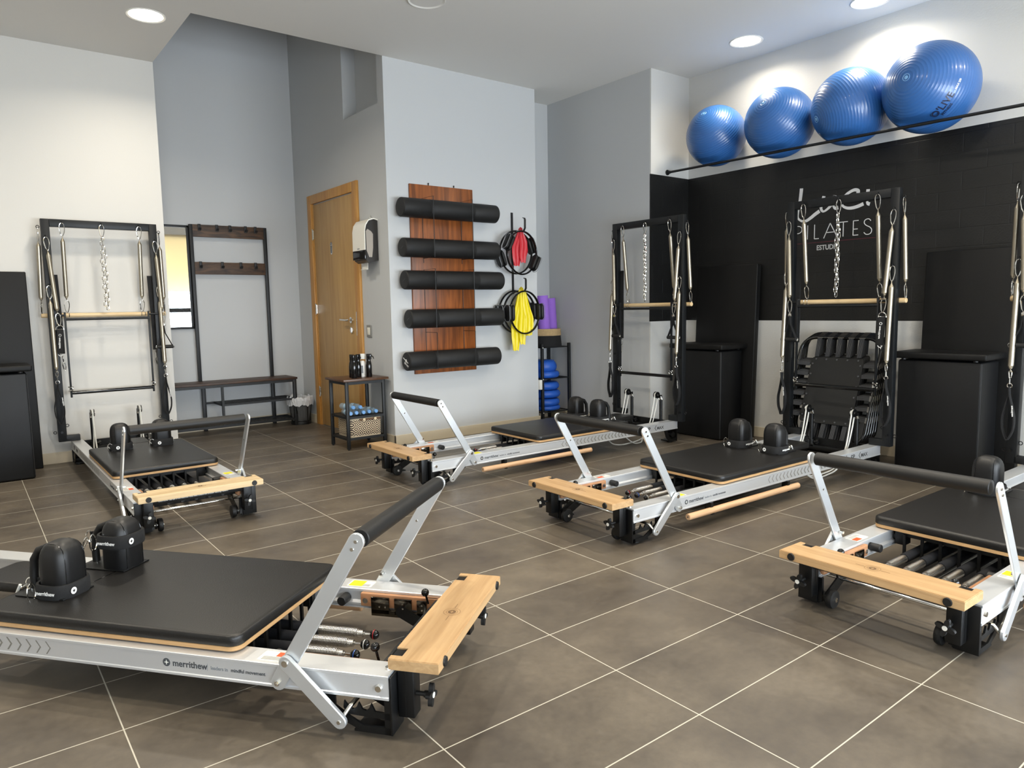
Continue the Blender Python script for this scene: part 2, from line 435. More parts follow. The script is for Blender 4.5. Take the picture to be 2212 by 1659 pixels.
# ------------------------------------------------------------------ ceiling downlights
def m_emit(name, col, st):
    m = bpy.data.materials.new(name); m.use_nodes = True; nt = m.node_tree
    e = nt.nodes.new('ShaderNodeEmission'); e.inputs[0].default_value = col; e.inputs[1].default_value = st
    nt.links.new(e.outputs[0], nt.nodes['Material Output'].inputs[0]); return m
M_LENS = m_emit('lamp_lens', (1, .93, .78, 1), 9)
M_TRIM = mat('lamp_trim', '#e6e4de', .5)
LBL = ['round lit downlight at upper left above the reformer tower', 'round lit downlight at upper right above the exercise balls',
       'round lit downlight cut by top edge above the largest exercise balls', 'round lit downlight in ceiling above the right foreground reformer',
       'round lit downlight in ceiling above the foreground left reformer', 'round lit downlight in ceiling left of the camera position',
       'round lit downlight in middle of ceiling between reformers', 'round lit downlight in ceiling just behind camera position',
       'round lit downlight in ceiling far left of the room', 'round lit downlight in ceiling near far left wall']
def ring(mb, c, r0, r1, z0, z1, seg=40):
    prof = [(r0, z1), (r1 - .004, z0), (r1, z0 + .003), (r1, z1)]
    mb.lathe(prof, c, (0, 0, 1), seg, False, False)
for i, (x, y) in enumerate(LAMPS):
    t = thing('ceiling_light', LBL[i], 'ceiling light', (x, y, CEIL))
    b = MB(); ring(b, (0, 0, 0), .098, .118, -.006, 0); obj('trim_ring', b, M_TRIM, t)
    b = MB(); b.cyl((0, 0, -.0025), (0, 0, -.0005), .1, 40); obj('lens', b, M_LENS, t)
    l = bpy.data.lights.new('lamp_light', 'AREA'); l.shape = 'DISK'; l.size = .17; l.energy = LAMP_W[i]; l.color = (1, .90, .74); l.spread = math.radians(150)
    lo = bpy.data.objects.new('lamp_light', l); COL.objects.link(lo); lo.parent = t; lo.location = (0, 0, -.012)
t = thing('unlit_ceiling_light', 'round white unlit disc set flush in ceiling at top of frame', 'ceiling fitting', (2.448, 3.96, CEIL))  # downlight that is switched off, modelled without a lamp
b = MB(); ring(b, (0, 0, 0), .1, .118, -.008, 0); obj('trim_ring', b, M_TRIM, t)
b = MB(); b.cyl((0, 0, -.004), (0, 0, 0), .1, 40); obj('unlit_lens', b, M_CEIL, t)

# ------------------------------------------------------------------ reformers
# local frame: u (x) runs from the foot end to the head end, v (y) to the left of it, z up
LEN, HW = 2.24, .292
def star_logo(mb, c, ex, ey, r=.011):
    c, ex, ey = Vector(c), Vector(ex), Vector(ey); ez = ex.cross(ey)
    mb.prism([(r * cos(2 * PI * k / 24), r * sin(2 * PI * k / 24)) for k in range(24)], c, ex, ey, ez, .0004)
def star_cut(mb, c, ex, ey, r=.011):
    c, ex, ey = Vector(c), Vector(ex), Vector(ey); ez = ex.cross(ey); c = c + ez * .0004
    pts = []
    for k in range(8):
        q = r * (.68 if k % 2 == 0 else .22); pts.append((q * cos(k * PI / 4 + PI / 2), q * sin(k * PI / 4 + PI / 2)))
    mb.prism(pts, c, ex, ey, ez, .0003)
def flat_bar(mb, p0, p1, w, y0, y1, ext=None):
    """stadium shaped flat bar in the u-z plane between y0 and y1"""
    (ux, uz), (wx, wz) = p0, p1
    a = math.atan2(wz - uz, wx - ux); r = w / 2; pts = []
    for k in range(9): t = a + PI / 2 + PI * k / 8; pts.append((ux + r * cos(t), uz + r * sin(t)))
    for k in range(9): t = a - PI / 2 + PI * k / 8; pts.append((wx + r * cos(t), wz + r * sin(t)))
    mb.prism(pts, (0, y0, 0), (1, 0, 0), (0, 0, 1), (0, 1, 0), y1 - y0)
def star_knob(mb, c, d, r=.026):
    """four lobed clamping knob, axis d"""
    c, d = Vector(c), Vector(d).normalized(); a = Vector((0, 0, 1)); b = d.cross(a); pts = []
    for k in range(48):
        t = 2 * PI * k / 48; q = r * (.62 + .38 * max(0, cos(4 * t * .5 * 2 / 2 + PI / 4 * 4)) ** .7) if False else r * (.66 + .34 * cos(4 * (t + PI / 4 * .35)))
        pts.append((q * cos(t), q * sin(t)))
    mb.prism(pts, c, a, b, d, .012)
    mb.cyl(c - d * .012, c + d * .004, .009, 12)

def build_reformer(name, label, loc, rz, group):
    root = thing(name, label, 'pilates reformer', loc, rz, group)
    for s in (1, -1):
        # side rail
        sec = [(.292, .105), (.292, .111), (.2895, .113), (.2895, .159), (.292, .161), (.292, .167), (.2905, .168), (.219, .168), (.217, .166), (.217, .159), (.2225, .157), (.2225, .127), (.212, .121), (.212, .1145), (.217, .1145), (.217, .109), (.212, .107), (.212, .105)]
        b = MB(); b.ring_loft([[(u, s * y, z) for y, z in sec] for u in (.002, LEN)])
        rail = obj('side_rail', b, M_ALU, root, 30)
        # head end cap block
        b = MB()
        ey = (0, 0, 1); f = .2896 * s
        ex = Vector((1, 0, 0)) if s < 0 else Vector((-1, 0, 0))
        X = (lambda u: u)
        yo = -.00005 if s < 0 else .00005
        st = .364 if s < 0 else .647
        star_logo(b, (st, f + yo, .137), ex, ey, .0115)
        b.text('merrithew', .025, (st + ex.x * .019, f + yo, .129), ex, ey)
        obj('brand_lettering', b, M_GPRINT, rail, 0)
        b = MB(); star_cut(b, (st, f + yo, .137), ex, ey, .0115)
        obj('star_mark', b, M_LABEL, rail, 0)
        b = MB(); b.box(st + ex.x * .127 - .0004, st + ex.x * .127 + .0004, f - .0003, f + .0003, .126, .146)
        b.text('leaders in', .0135, (st + ex.x * .137, f + yo, .131), ex, ey)
        obj('motto_lettering', b, M_LPRINT, rail, 0)
        b = MB(); b.text('mindful movement', .0135, (st + ex.x * .198, f + yo, .131), ex, ey)
        obj('motto_lettering', b, M_GPRINT, rail, 0)
        b = MB()
        for k in range(24):
            u0 = 1.03 + k * .034
            th = .004 + .0012 * k / 3
            th = min(th, .009)
            b.prism([(u0 + .014, .0185), (u0, 0), (u0 + .014, -.0185), (u0 + .014 + th, -.0185), (u0 + th, 0), (u0 + .014 + th, .0185)], (0, f + yo * 6 - .0003, .137), (1, 0, 0), (0, 0, 1), (0, 1, 0), .0006)
        obj('chevron_pattern', b, mat('chevron_print', '#77746d', .6), rail, 0)
        b = MB()
        if s < 0:
            b.text('SP', .042, (1.88, f + yo, .122), ex, ey, stretch=1.15); b.text('MAX', .031, (2.0, f + yo, .124), ex, ey, stretch=1.15)
            cx = 1.985
        else:
            b.text('SP', .042, (2.11, f + yo, .122), ex, ey, stretch=1.15); b.text('MAX', .031, (1.99, f + yo, .124), ex, ey, stretch=1.15)
            cx = 2.005
        sg = ex.x
        b.prism([(cx + sg * .006, .02), (cx - sg * .012, 0), (cx + sg * .006, -.02), (cx + sg * .012, -.02), (cx - sg * .005, 0), (cx + sg * .012, .02)], (0, f - .0003, .137), (1, 0, 0), (0, 0, 1), (0, 1, 0), .0006)
        obj('model_lettering', b, mat('dark_print', '#3b3c3c', .6), rail, 0)
        # round screws on the rail
        for p0, p1, r0, r1 in (((.028, s * .2892, .135), (.028, s * .296, .135), .010, .008), ((.018, s * .252, .167), (.018, s * .252, .1735), .0095, .0075), ((2.215, s * .252, .167), (2.215, s * .252, .1735), .0095, .0075)):
            b = MB(); b.cyl(p0, p1, r0, 16, r1); obj('rail_screw', b, M_CHROME, rail)
        b = MB(); b.prism(rrect(-.043, .043, -.025, .025, .004), (.335, s * .255, .16805), (1, 0, 0), (0, 1, 0), (0, 0, 1), .0005)
        lb = obj('warning_label', b, M_LABEL, rail, 0)
        b = MB(); b.box(.295 if s > 0 else .325, .335 if s > 0 else .372, s * .255 - .022, s * .255 + (.0 if s > 0 else .022), .1686, .169)
        obj('label_stripe', b, M_ORANGE if s > 0 else M_YLABEL, lb, 0)
        b = MB()
        for k in range(5): b.box(.30, .325 if s < 0 else .368, s * .255 + .004 + k * .0035, s * .255 + .0052 + k * .0035, .1686, .1689)
        obj('label_print', b, M_LPRINT, lb, 0)
        # foot end leg
        b = MB()
        b.box(-.006, 0, s * .219 if s > 0 else -.291, .291 if s > 0 else -.219, .012, .164, .0015)
        for poly in ([(0, .012), (.078, .014), (.128, .036), (.240, .104), (.196, .104), (.118, .054), (.074, .030), (0, .030)],
                     [(0, .052), (.118, .056), (.128, .072), (.126, .090), (.112, .072), (.100, .070), (.091, .078), (.086, .090), (.076, .072), (.066, .070), (.057, .078), (.052, .090), (.042, .070), (0, .068)],
                     [(0, .012), (.016, .012), (.016, .105), (0, .105)], [(.150, .104), (.240, .104), (.240, .098), (.162, .060), (.15, .07)]):
            b.prism(poly, (0, s * .2825, 0), (1, 0, 0), (0, 0, 1), (0, s, 0), .006)
        b.box(0, .10, min(s * .215, s * .288), max(s * .215, s * .288), .012, .018)
        b.box(.0, .012, min(s * .205, s * .288), max(s * .205, s * .288), .018, .104)
        leg = obj('foot_end_leg', b, M_STEELBLK, root)
        b = MB(); b.cyl((.055, s * .25, 0), (.055, s * .25, .014), .021, 18, .017); obj('rubber_foot', b, M_RUBBER, leg)
        b = MB(); b.box(-.052, -.008, s * .236 - .022, s * .236 + .022, .045, .198, .003)
        b.box(-.030, -.0275, s * .236 - .0232, s * .236 + .0232, .05, .19)
        obj('platform_post', b, M_STEELBLK, root)
        b = MB(); star_knob(b, (-.086, s * .236 + .006, .106), (-1, 0, 0), .029); b.cyl((-.05, s * .236 + .006, .106), (-.084, s * .236 + .006, .106), .006, 10)
        kn = obj('star_knob', b, M_RUBBER, root)
        b = MB(); b.cyl((-.098, s * .236 + .006, .106), (-.0995, s * .236 + .006, .106), .0075, 14); obj('knob_cap', b, M_LABEL, kn)
        b = MB(); b.lathe([(.02, -.012), (.031, -.010), (.033, -.004), (.033, .004), (.031, .010), (.02, .012)], (.018, s * .176, .034), (0, 1, 0), 28); wh = obj('transport_wheel', b, M_RUBBER, root)
        b = MB(); b.cyl((.018, s * .176 - .016, .034), (.018, s * .176 + .03 * s, .034), .008, 14); b.cyl((.018, s * .176 - .017, .034), (.018, s * .176 - .012, .034), .004, 8); obj('wheel_axle', b, M_CHROME, wh)
        b = MB(); flat_bar(b, (.02, .034), (.17, .11), .04, s * .196 - .003, s * .196 + .003); obj('wheel_bracket', b, M_STEELBLK, root)
        # wooden spring-bar block with dark metal guide
        b = MB(); b.box(.003, .315, min(s * .2, s * .217), max(s * .2, s * .217), .116, .16, .004)
        bl = obj('gear_block', b, M_BLOCK, root)
        b = MB()
        for u0, u1 in ((.085, .118), (.136, .195), (.213, .275)):
            b.box(u0, u1, min(s * .194, s * .2), max(s * .194, s * .2), .098, .152, .001)
        b.box(.085, .275, min(s * .194, s * .2), max(s * .194, s * .2), .09, .112, .001)
        obj('guide_plate', b, M_DARKPL, bl)
        b = MB()
        for u0 in (.10, .165, .225, .245):
            for z in (.122, .138): b.cyl((u0, s * .194, z), (u0, s * .191, z), .0028, 8)
        b.cyl((.296, s * .2, .137), (.296, s * .195, .137), .009, 14); obj('block_screws', b, M_CHROME, bl)
        # carriage stopper
        b = MB(); b.cyl((.372, s * .2215, .135), (.372, s * .178, .135), .0155, 20, bev=.002); obj('rubber_stopper', b, M_RUBBER, root)
        # head end leg
        b = MB()
        b.box(LEN - .012, LEN - .004, min(s * .2, s * .291), max(s * .2, s * .291), .008, .104)
        b.prism([(LEN, .012), (LEN - .09, .012), (LEN - .13, .05), (LEN - .15, .104), (LEN - .12, .104), (LEN - .1, .06), (LEN - .075, .03), (LEN, .03)], (0, s * .282, 0), (1, 0, 0), (0, 0, 1), (0, s, 0), .006)
        b.box(LEN - .09, LEN, min(s * .2, s * .288), max(s * .2, s * .288), .010, .018)
        b.cyl((LEN - .06, s * .26, .012), (LEN - .06, s * .26, 0), .02, 16)
        b.cyl((LEN - .045, s * .25, .06), (LEN - .045, s * .285, .06), .022, 16)
        obj('head_end_leg', b, M_STEELBLK, root)
    # foot platform
    b = MB()
    pts = [(-.132, -HW), (0, -HW), (0, -.272), (-.030, -.272), (-.030, -.232), (0, -.232), (0, .232), (-.030, .232), (-.030, .272), (0, .272), (0, HW), (-.132, HW)]
    b.prism([(x, y) for x, y in pts], (0, 0, .187), (1, 0, 0), (0, 1, 0), (0, 0, 1), .029)
    es = [e for e in b.bm.edges if abs(e.verts[0].co.z - e.verts[1].co.z) < 1e-5 and (abs(e.verts[0].co.x) > .12 and abs(e.verts[1].co.x) > .12 or abs(e.verts[0].co.y) > .29 and abs(e.verts[1].co.y) > .29)]
    bmesh.ops.bevel(b.bm, geom=es, offset=.002, segments=2, affect='EDGES')
    fp = obj('foot_platform', b, M_BEECHP if 'pine' in name else M_BEECH, root, 30)
    for s in (1, -1):
        b = MB(); b.cyl((-.1315, s * .247, .2015), (-.1365, s * .247, .2015), .0135, 24, .012); obj('bumper_plug', b, M_RUBBER, fp)
    b = MB()
    for r0, r1 in ((.0245, .0235), (.0165, .0155)):
        n = 36
        o_ = [(-.068 + r0 * cos(2 * PI * k / n), r0 * sin(2 * PI * k / n), .2163) for k in range(n)]; i_ = [(-.068 + r1 * cos(2 * PI * k / n), r1 * sin(2 * PI * k / n), .2163) for k in range(n)]
        b.ring_loft([o_, i_], False, False)
    n = 24; o_ = [(-.068 + .0115 * cos(2 * PI * k / n), .0115 * sin(2 * PI * k / n), .2163) for k in range(n)]
    i_ = [(-.068 + (.008 if k % 6 == 0 else .004) * cos(2 * PI * k / n), (.008 if k % 6 == 0 else .004) * sin(2 * PI * k / n), .2163) for k in range(n)]
    b.ring_loft([o_, i_], False, False)
    for s in (1, -1): b.box(-.0686, -.0674, min(s * .027, s * .055), max(s * .027, s * .055), .2161, .2164)
    obj('burnt_emblem', b, mat('burnt_mark', '#6e5335', .7), fp, 0)
    # cross bar under the platform with caution lettering, gear bar with knobs
    b = MB(); b.box(-.045, -.032, -.215, .215, .150, .187, .001); b.box(-.029, -.001, .233, .271, .186, .2125); b.box(-.029, -.001, -.271, -.233, .186, .2125)
    cb = obj('platform_bracket', b, M_STEELBLK, root)
    b = MB(); b.text('CAUTION: The use of the Reformer must heed toward the Shoulder Standing Platform', .0092, (-.0455, .19, .163), (0, -1, 0), (0, 0, 1), .0002)
    obj('caution_lettering', b, M_WPRINT, cb, 0)
    b = MB(); b.box(.046, .056, -.205, .205, .118, .158, .001)
    for k in range(5): b.box(.040, .047, -.17 + k * .076, -.128 + k * .076, .125, .166, .001)
    b.box(.05, .09, -.209, -.203, .12, .16); b.box(.05, .09, .203, .209, .12, .16)
    gb = obj('spring_bar', b, M_STEELBLK, root)
    for s in (1, -1):
        b = MB(); b.cyl((.075, s * .185, .15), (.082, s * .185, .178), .0035, 8); b.ball((.084, s * .185, .186), .0125, 18); obj('ball_grip', b, M_GLOSSBLK, gb)
    for k in range(5):
        b = MB(); b.cyl((.045, -.13 + k * .065, .135), (.02, -.13 + k * .065, .135), .008, 10); obj('spring_hook', b, M_STEELBLK, gb)
    # footbar
    fb = MB(); fb.lathe([(.0215, -.276), (.0235, -.274), (.0235, .274), (.0215, .276)], (.068, 0, .512), (0, 1, 0), 28)
    pdb = obj('padded_footbar', fb, M_RUBBER, root)
    for s in (1, -1):
        a = MB(); flat_bar(a, (.068, .512), (.303, .124), .042, s * .2925 if s > 0 else -.3015, .3015 if s > 0 else -.2925)
        bmesh.ops.bevel(a.bm, geom=[e for e in a.bm.edges if abs(e.verts[0].co.y - e.verts[1].co.y) < 1e-6], offset=.0015, segments=1, affect='EDGES')
        if s > 0: pass
        arm = obj('footbar_arm', a, M_ALU2, root, 40)
        a = MB()
        for p in ((.068, .512), (.079, .492)): a.cyl((p[0], s * .301, p[1]), (p[0], s * .3045, p[1]), .0055, 14, .0045)
        a.cyl((.148, s * .291, .382), (.148, s * .2925, .382), .004, 8)
        a.cyl((.303, s * .3015, .124), (.303, s * .308, .124), .0075, 6); a.cyl((.303, s * .308, .124), (.303, s * .312, .124), .004, 10)
        obj('arm_bolts', a, M_CHROME, arm)
        a = MB(); flat_bar(a, (.271, .186), (.128, .047), .038, min(s * .304, s * .316), max(s * .304, s * .316))
        bmesh.ops.bevel(a.bm, geom=[e for e in a.bm.edges if abs(e.verts[0].co.y - e.verts[1].co.y) < 1e-6], offset=.002, segments=1, affect='EDGES')
        lk = obj('support_link', a, M_ALU2, root, 40)
        a = MB(); a.cyl((.271, s * .315, .186), (.271, s * .3195, .186), .0095, 18, .0085); a.cyl((.128, s * .315, .047), (.128, s * .3185, .047), .006, 14, .005)
        a.cyl((.275, s * .29, .194), (.275, s * .276, .194), .006, 10)
        obj('link_bolts', a, M_CHROME, lk)
    b = MB(); b.tube([(.128, .312, .047), (.128, .30, .048), (.112, .285, .075), (.105, .27, .082), (.105, -.27, .082), (.112, -.285, .075), (.128, -.30, .048), (.128, -.312, .047)], .0065, 12)
    obj('support_rod', b, M_CHROME, root)
    # dowel brackets under the rail
    for u in (.53, 1.19):
        b = MB(); b.box(u, u + .018, -.305, -.27, .062, .106); b.box(u, u + .018, -.312, -.272, .048, .056); b.box(u, u + .018, -.274, -.268, .05, .106)
        obj('pole_bracket', b, M_STEELBLK, root)
    # head cross member with pulley posts
    b = MB(); b.box(LEN - .06, LEN - .02, -.217, .217, .085, .115, .002)
    b.box(LEN - .02, LEN - .004, -.217, .217, .11, .16)
    obj('head_crossbar', b, M_STEELBLK, root)
    for s in (1, -1):
        b = MB(); b.cyl((LEN - .04, s * .155, .1), (LEN - .04, s * .155, .325), .0125, 16)
        b.cyl((LEN - .04, s * .155, .108), (LEN - .04, s * .155, .15), .021, 16); b.box(LEN - .06, LEN - .02, s * .155 - .028, s * .155 + .028, .105, .12, .002)
        po = obj('pulley_post', b, M_STEELBLK, root)
        b = MB(); star_knob(b, (LEN - .04, s * .155 - .036, .135), (0, -1, 0), .017); b.cyl((LEN - .04, s * .155, .135), (LEN - .04, s * .155 - .034, .135), .004, 8); obj('post_knob', b, M_RUBBER, po)
        b = MB()
        for k in range(5): # swivel spring coil
            b.tube([(LEN - .04 - .012 * k / 5 * 1.5 + .011 * cos(2 * PI * q / 12) * .3, s * .155 + .011 * sin(2 * PI * q / 12), .328 + k * .006 + .011 * cos(2 * PI * q / 12)) for q in range(12)], .0024, 6, closed=True)
        obj('swivel_coil', b, M_CHROME, po)
        c = (LEN - .092, s * .155, .366)
        b = MB()
        for q in (-.011, .011):
            b.lathe([(.026, -.0015), (.026, .0015)], (c[0], c[1] + q, c[2]), (0, 1, 0), 24)
            b.box(c[0], c[0] + .052, c[1] + q - .0015, c[1] + q + .0015, c[2] - .022, c[2] - .002)
        b.cyl((c[0], c[1] - .014, c[2]), (c[0], c[1] + .014, c[2]), .005, 10)
        pu = obj('pulley', b, M_STEELBLK, po)
        b = MB(); b.lathe([(.021, -.009), (.017, -.003), (.017, .003), (.021, .009)], c, (0, 1, 0), 24); b.cyl((c[0], c[1] - .016, c[2]), (c[0], c[1] - .0125, c[2]), .006, 12); obj('pulley_wheel', b, M_CHROME, pu)
    return root

def shoulder_rest_mesh():
    b = MB(); rings = []
    hu, hv = .050, .056
    for z, k in ((0, .95), (.004, 1), (.10, 1), (.118, .985), (.134, .94), (.147, .86), (.157, .74), (.164, .58), (.1685, .38), (.1705, .15)):
        rings.append([(x, y, z) for x, y in rrect(-hu * k, hu * k, -hv * k, hv * k, .034 * k, 6)])
    b.ring_loft(rings); return b

def add_carriage(root, off, first=0, dv=0.):
    """carriage whose front edge sits at u = off"""
    b = MB(); pad(b, 0, .880, -.281, .281, .1855, .216, .032, .009)
    o = obj('carriage_pad', b, M_VINYL, root, 50, (off, dv, 0))
    b = MB()
    b.box(.700, .704, -.085, .085, .2155, .2164); b.box(.70, .88, -.1, -.096, .2155, .2164); b.box(.70, .88, .096, .1, .2155, .2164)
    obj('pad_seam', b, M_GLOSSBLK, o, 0)
    b = MB(); b.ring_loft([[(x, y, z) for x, y in rrect(0, .880, -.281, .281, .032, 6, i)] for z, i in ((.1720, .003), (.1730, .001), (.1845, .001), (.1855, .003))])
    obj('carriage_board', b, M_PLY, root, 50, (off, dv, 0))
    b = MB(); b.box(.03, .87, -.20, .20, .15, .1725)
    for k in range(6): b.box(.02, .028, -.165 + k * .065, -.155 + k * .065, .07, .16)
    for s in (1, -1):
        b.box(.04, .09, min(s * .17, s * .209), max(s * .17, s * .209), .11, .16, .002); b.box(.78, .84, min(s * .17, s * .209), max(s * .17, s * .209), .11, .16, .002)
        b.cyl((.065, s * .205, .135), (.065, s * .219, .135), .018, 16); b.cyl((.81, s * .205, .135), (.81, s * .219, .135), .018, 16)
    obj('carriage_chassis', b, M_STEELBLK, root, 30, (off, 0, 0))
    b = MB(); pad(b, .884, 1.13, -.095, .095, .1855, .216, .03, .009)
    obj('headrest', b, M_VINYL, root, 50, (off, dv, 0))
    for s in (1, -1):
        o = obj('shoulder_rest', shoulder_rest_mesh(), M_LEATHER, root, 60, (off + .705 - dv, s * .120 + dv, .216))
        b = MB()
        for e in (-1, 1):
            half = [(-.0478, .036 * e, 0), (-.0478, .036 * e, .10), (-.0472, .0357 * e, .118), (-.0445, .035 * e, .134), (-.039, .034 * e, .1475), (-.030, .033 * e, .1565), (-.015, .032 * e, .1625), (0, .032 * e, .1645)]
            b.tube(half + [(-p[0], p[1], p[2]) for p in half[-2::-1]], .0012, 6)
        obj('seam_piping', b, M_GLOSSBLK, o)
        b = MB(); b.tube([(.02, 0, .142), (.05, 0, .143), (.086, 0, .130), (.108, 0, .10), (.114, 0, .05), (.112, 0, .008)], .0125, 12)
        obj('grip_handle', b, M_RUBBER, o)
        b = MB(); b.cyl((.112, 0, -.001), (.112, 0, .014), .0085, 12); obj('handle_bolt', b, M_CHROME, o)
        b = MB(); b.box(-.052, .128, -.058, .058, .0005, .0045, .001); obj('mounting_plate', b, M_STEELBLK, o)
    # springs
    rc = [M_RED, M_RED, M_WPRINT, mat('blue_ring', '#2a5fc0', .3), M_RED]
    for k in range(first, 5):
        v = -.13 + .065 * k
        b = MB(); n = 34; pts = []
        rr = lambda t: .0135 * min(1, .35 + .65 * min(1, t / .16))
        for q in range(n * 12 + 1):
            t = q / (n * 12); a = 2 * PI * q / 12
            pts.append((-.205 + .165 * t, v + rr(t) * cos(a), .092 + rr(t) * sin(a)))
        b.tube(pts, .0018, 5)
        b.cyl((-.2, v, .092), (-.05, v, .092), .0105, 12)
        sp = obj('resistance_spring', b, M_SPRING, root, 60, (off, 0, 0))
        b = MB(); b.lathe([(.017, 0), (.0185, .004), (.0185, .55), (.016, .56)], (-.055, v, .092), (1, 0, 0), 16); obj('spring_sleeve', b, M_COVER, sp)
        b = MB(); b.cyl((-.225, v, .092), (-.2, v, .092), .0038, 8); obj('spring_stem', b, M_CHROME, sp)
        b = MB(); b.ball((-.237, v, .092), .0145, 20); kb = obj('ball_knob', b, M_GLOSSBLK, sp)
        b = MB(); b.lathe([(.0146, -.0012), (.0149, 0), (.0146, .0012)], (-.237, v, .092), (1, 0, 0), 24, False, False); obj('colour_ring', b, rc[k], kb)

def catmull(P, n=8):
    P = [Vector(p) for p in P]; Q = [P[0]] + P + [P[-1]]; out = []
    for i in range(1, len(Q) - 2):
        for k in range(n):
            t = k / n; a, b_, c, d = Q[i - 1], Q[i], Q[i + 1], Q[i + 2]
            out.append(.5 * ((2 * b_) + (c - a) * t + (2 * a - 5 * b_ + 4 * c - d) * t * t + (3 * b_ - a - 3 * c + d) * t ** 3))
    out.append(Q[-2]); return out
def add_ropes(root, off, near_s=-1):
    for s in (1, -1):
        x = LEN - .092; y = s * .155
        b = MB()
        arc = [(x + .019 * cos(a), y, .366 + .019 * sin(a)) for a in [PI * (1 - k / 6) for k in range(7)]]
        e = Vector((off + .705 + .17, s * .120, .234))
        up = catmull([e, e + Vector((.03, 0, -.05)), (e.x + .07, s * .14, .10), (e.x + .16, y - .01, .022), ((e.x + x) / 2 + .04, y, .012), (x - .16, y, .04), (x - .075, y, .16), (x - .022, y, .345)], 6)
        b.tube(up + arc + catmull([(x + .019, y, .36), (x - .012, y, .25), (x - .05, y + .012, .12), (x - .15, y + .02, .035), (x - .32, y + .03, .011), (x - .46, y + .02, .03), (x - .55, y, .085), (x - .62, y, .12), (x - .66, y, .148)], 7), .0045, 8)
        obj('pulley_rope', b, M_CORD, root)

def add_tower(root):
    T0, T1 = LEN - .045, LEN
    b = MB()
    for s in (1, -1): b.box(T0, T1, min(s * .317, s * .369), max(s * .317, s * .369), .17, 1.744, .003)
    b.box(T0, T1, -.317, .317, 1.692, 1.744, .003)
    for s in (1, -1): b.box(T0, T1, min(s * .235, s * .33), max(s * .235, s * .33), .17, .212, .003)
    tw = obj('tower_frame', b, M_TOWER, root)
    b = MB()
    for s in (1, -1):
        for z in (.24, .67, 1.065): b.cyl((T0, s * .347, z), (T0 - .009, s * .347, z), .009, 12)
        for (u, v, z, ax) in ((T0 - .012, .245 * s, 1.722, 0), (T0 - .012, .347 * s, 1.62, 0), (T0 - .012, .35 * s, 1.285, 0), ((T0 + T1) / 2, .385 * s, 1.688, 1), ((T0 + T1) / 2, .385 * s, .238, 1), ((T0 + T1) / 2, .308 * s, .283, 1)):
            if ax == 0:
                b.tube([(u + .0 + .0095 * cos(a), v, z + .0095 * sin(a)) for a in [2 * PI * k / 12 for k in range(12)]], .0024, 6, closed=True)
            else:
                b.tube([(u, v + .0095 * cos(a), z + .0095 * sin(a)) for a in [2 * PI * k / 12 for k in range(12)]], .0024, 6, closed=True)
    b.tube([(T0 - .012 + .0095 * cos(a), 0, 1.722 + .0095 * sin(a)) for a in [2 * PI * k / 12 for k in range(12)]], .0024, 6, closed=True)
    obj('eye_bolts', b, M_STEELBLK, tw)
    # push-through bar
    U = T0 - .014
    b = MB()
    for s in (1, -1): b.box(U - .004, U + .012, s * .27 - .006, s * .27 + .006, .485, 1.095, .002); b.cyl((U + .004, s * .27, 1.073), (U + .004, s * .33, 1.073), .008, 12)
    b.cyl((U + .004, -.27, 1.045), (U + .004, .27, 1.045), .0095, 14)
    pb_ = obj('push_through_bar', b, M_TOWER, root)
    b = MB(); b.cyl((U + .004, -.266, .518), (U + .004, .266, .518), .0125, 18); obj('lower_grip_bar', b, M_GLOSSBLK, pb_)
    b = MB()
    for s in (1, -1):
        b.tube([(U - .008, s * .27 + .011 * cos(a), .548 + .011 * sin(a)) for a in [2 * PI * k / 12 for k in range(12)]], .003, 6, closed=True)
        for e in (-.012, .012): b.ball((U, s * .27 + e, .562), .006, 8, rings=6); b.ball((U, s * .27 + e, .534), .005, 8, rings=6)
    obj('bar_pins', b, M_CHROME, pb_)

# -- tower hardware hung on the towers (things of their own)
def carabiner(mb, top, bot, w=.02, side=(0, 1, 0), r=.0028):
    """pear shaped snap link between two points"""
    top, bot, side = Vector(top), Vector(bot), Vector(side); n = 20; pts = []
    for k in range(n):
        a = 2 * PI * k / n; t = (1 - cos(a)) / 2; wd = w * (1.15 - .6 * t)
        pts.append(top.lerp(bot, t) + side * (wd * sin(a)))
    mb.tube(pts, r, 6, closed=True)
    a = top.lerp(bot, .3) + side * w * .9; c = top.lerp(bot, .85) + side * w * .55
    mb.tube([a, c], r * 1.25, 6)
def wp(root, p):
    return root.matrix_basis @ Vector(p)
def hang_spring(root, top, bot, label, c1=.10, c2=.10, grp='tower tension springs', low=True, side=(0, 1, 0), w=.0148):
    """carabiner, long spring, carabiner from top to bot (reformer coordinates)"""
    top, bot = Vector(top), Vector(bot); d = (bot - top).normalized()
    t = thing('tension_spring', label, 'spring', wp(root, top), root.rotation_euler.z, grp)
    a, c = d * c1, (bot - top) - d * (c2 if low else 0)
    b = MB(); carabiner(b, (0, 0, .004), a - d * .012, .018, side); obj('carabiner', b, M_CHROME, t)
    L_ = (c - a).length; b = MB(); n = int(L_ / .0062); prof = [(.003, -.014), (.003, 0), (.0045, .002)]
    for k in range(n):
        z = .004 + k * (L_ - .008) / n; q = min(1, .42 + .58 * min(k, n - k) / 3)
        prof += [(w * q * .93, z), (w * q, z + .0031)]
    prof += [(.0045, L_ - .002), (.003, L_), (.003, L_ + .014)]
    b.lathe(prof, a, d, 14); obj('spring_coil', b, M_TSPRING, t, 40)
    if low:
        b = MB(); carabiner(b, c + d * .012, c + d * c2, .017, side); obj('carabiner', b, M_CHROME, t)
    return t
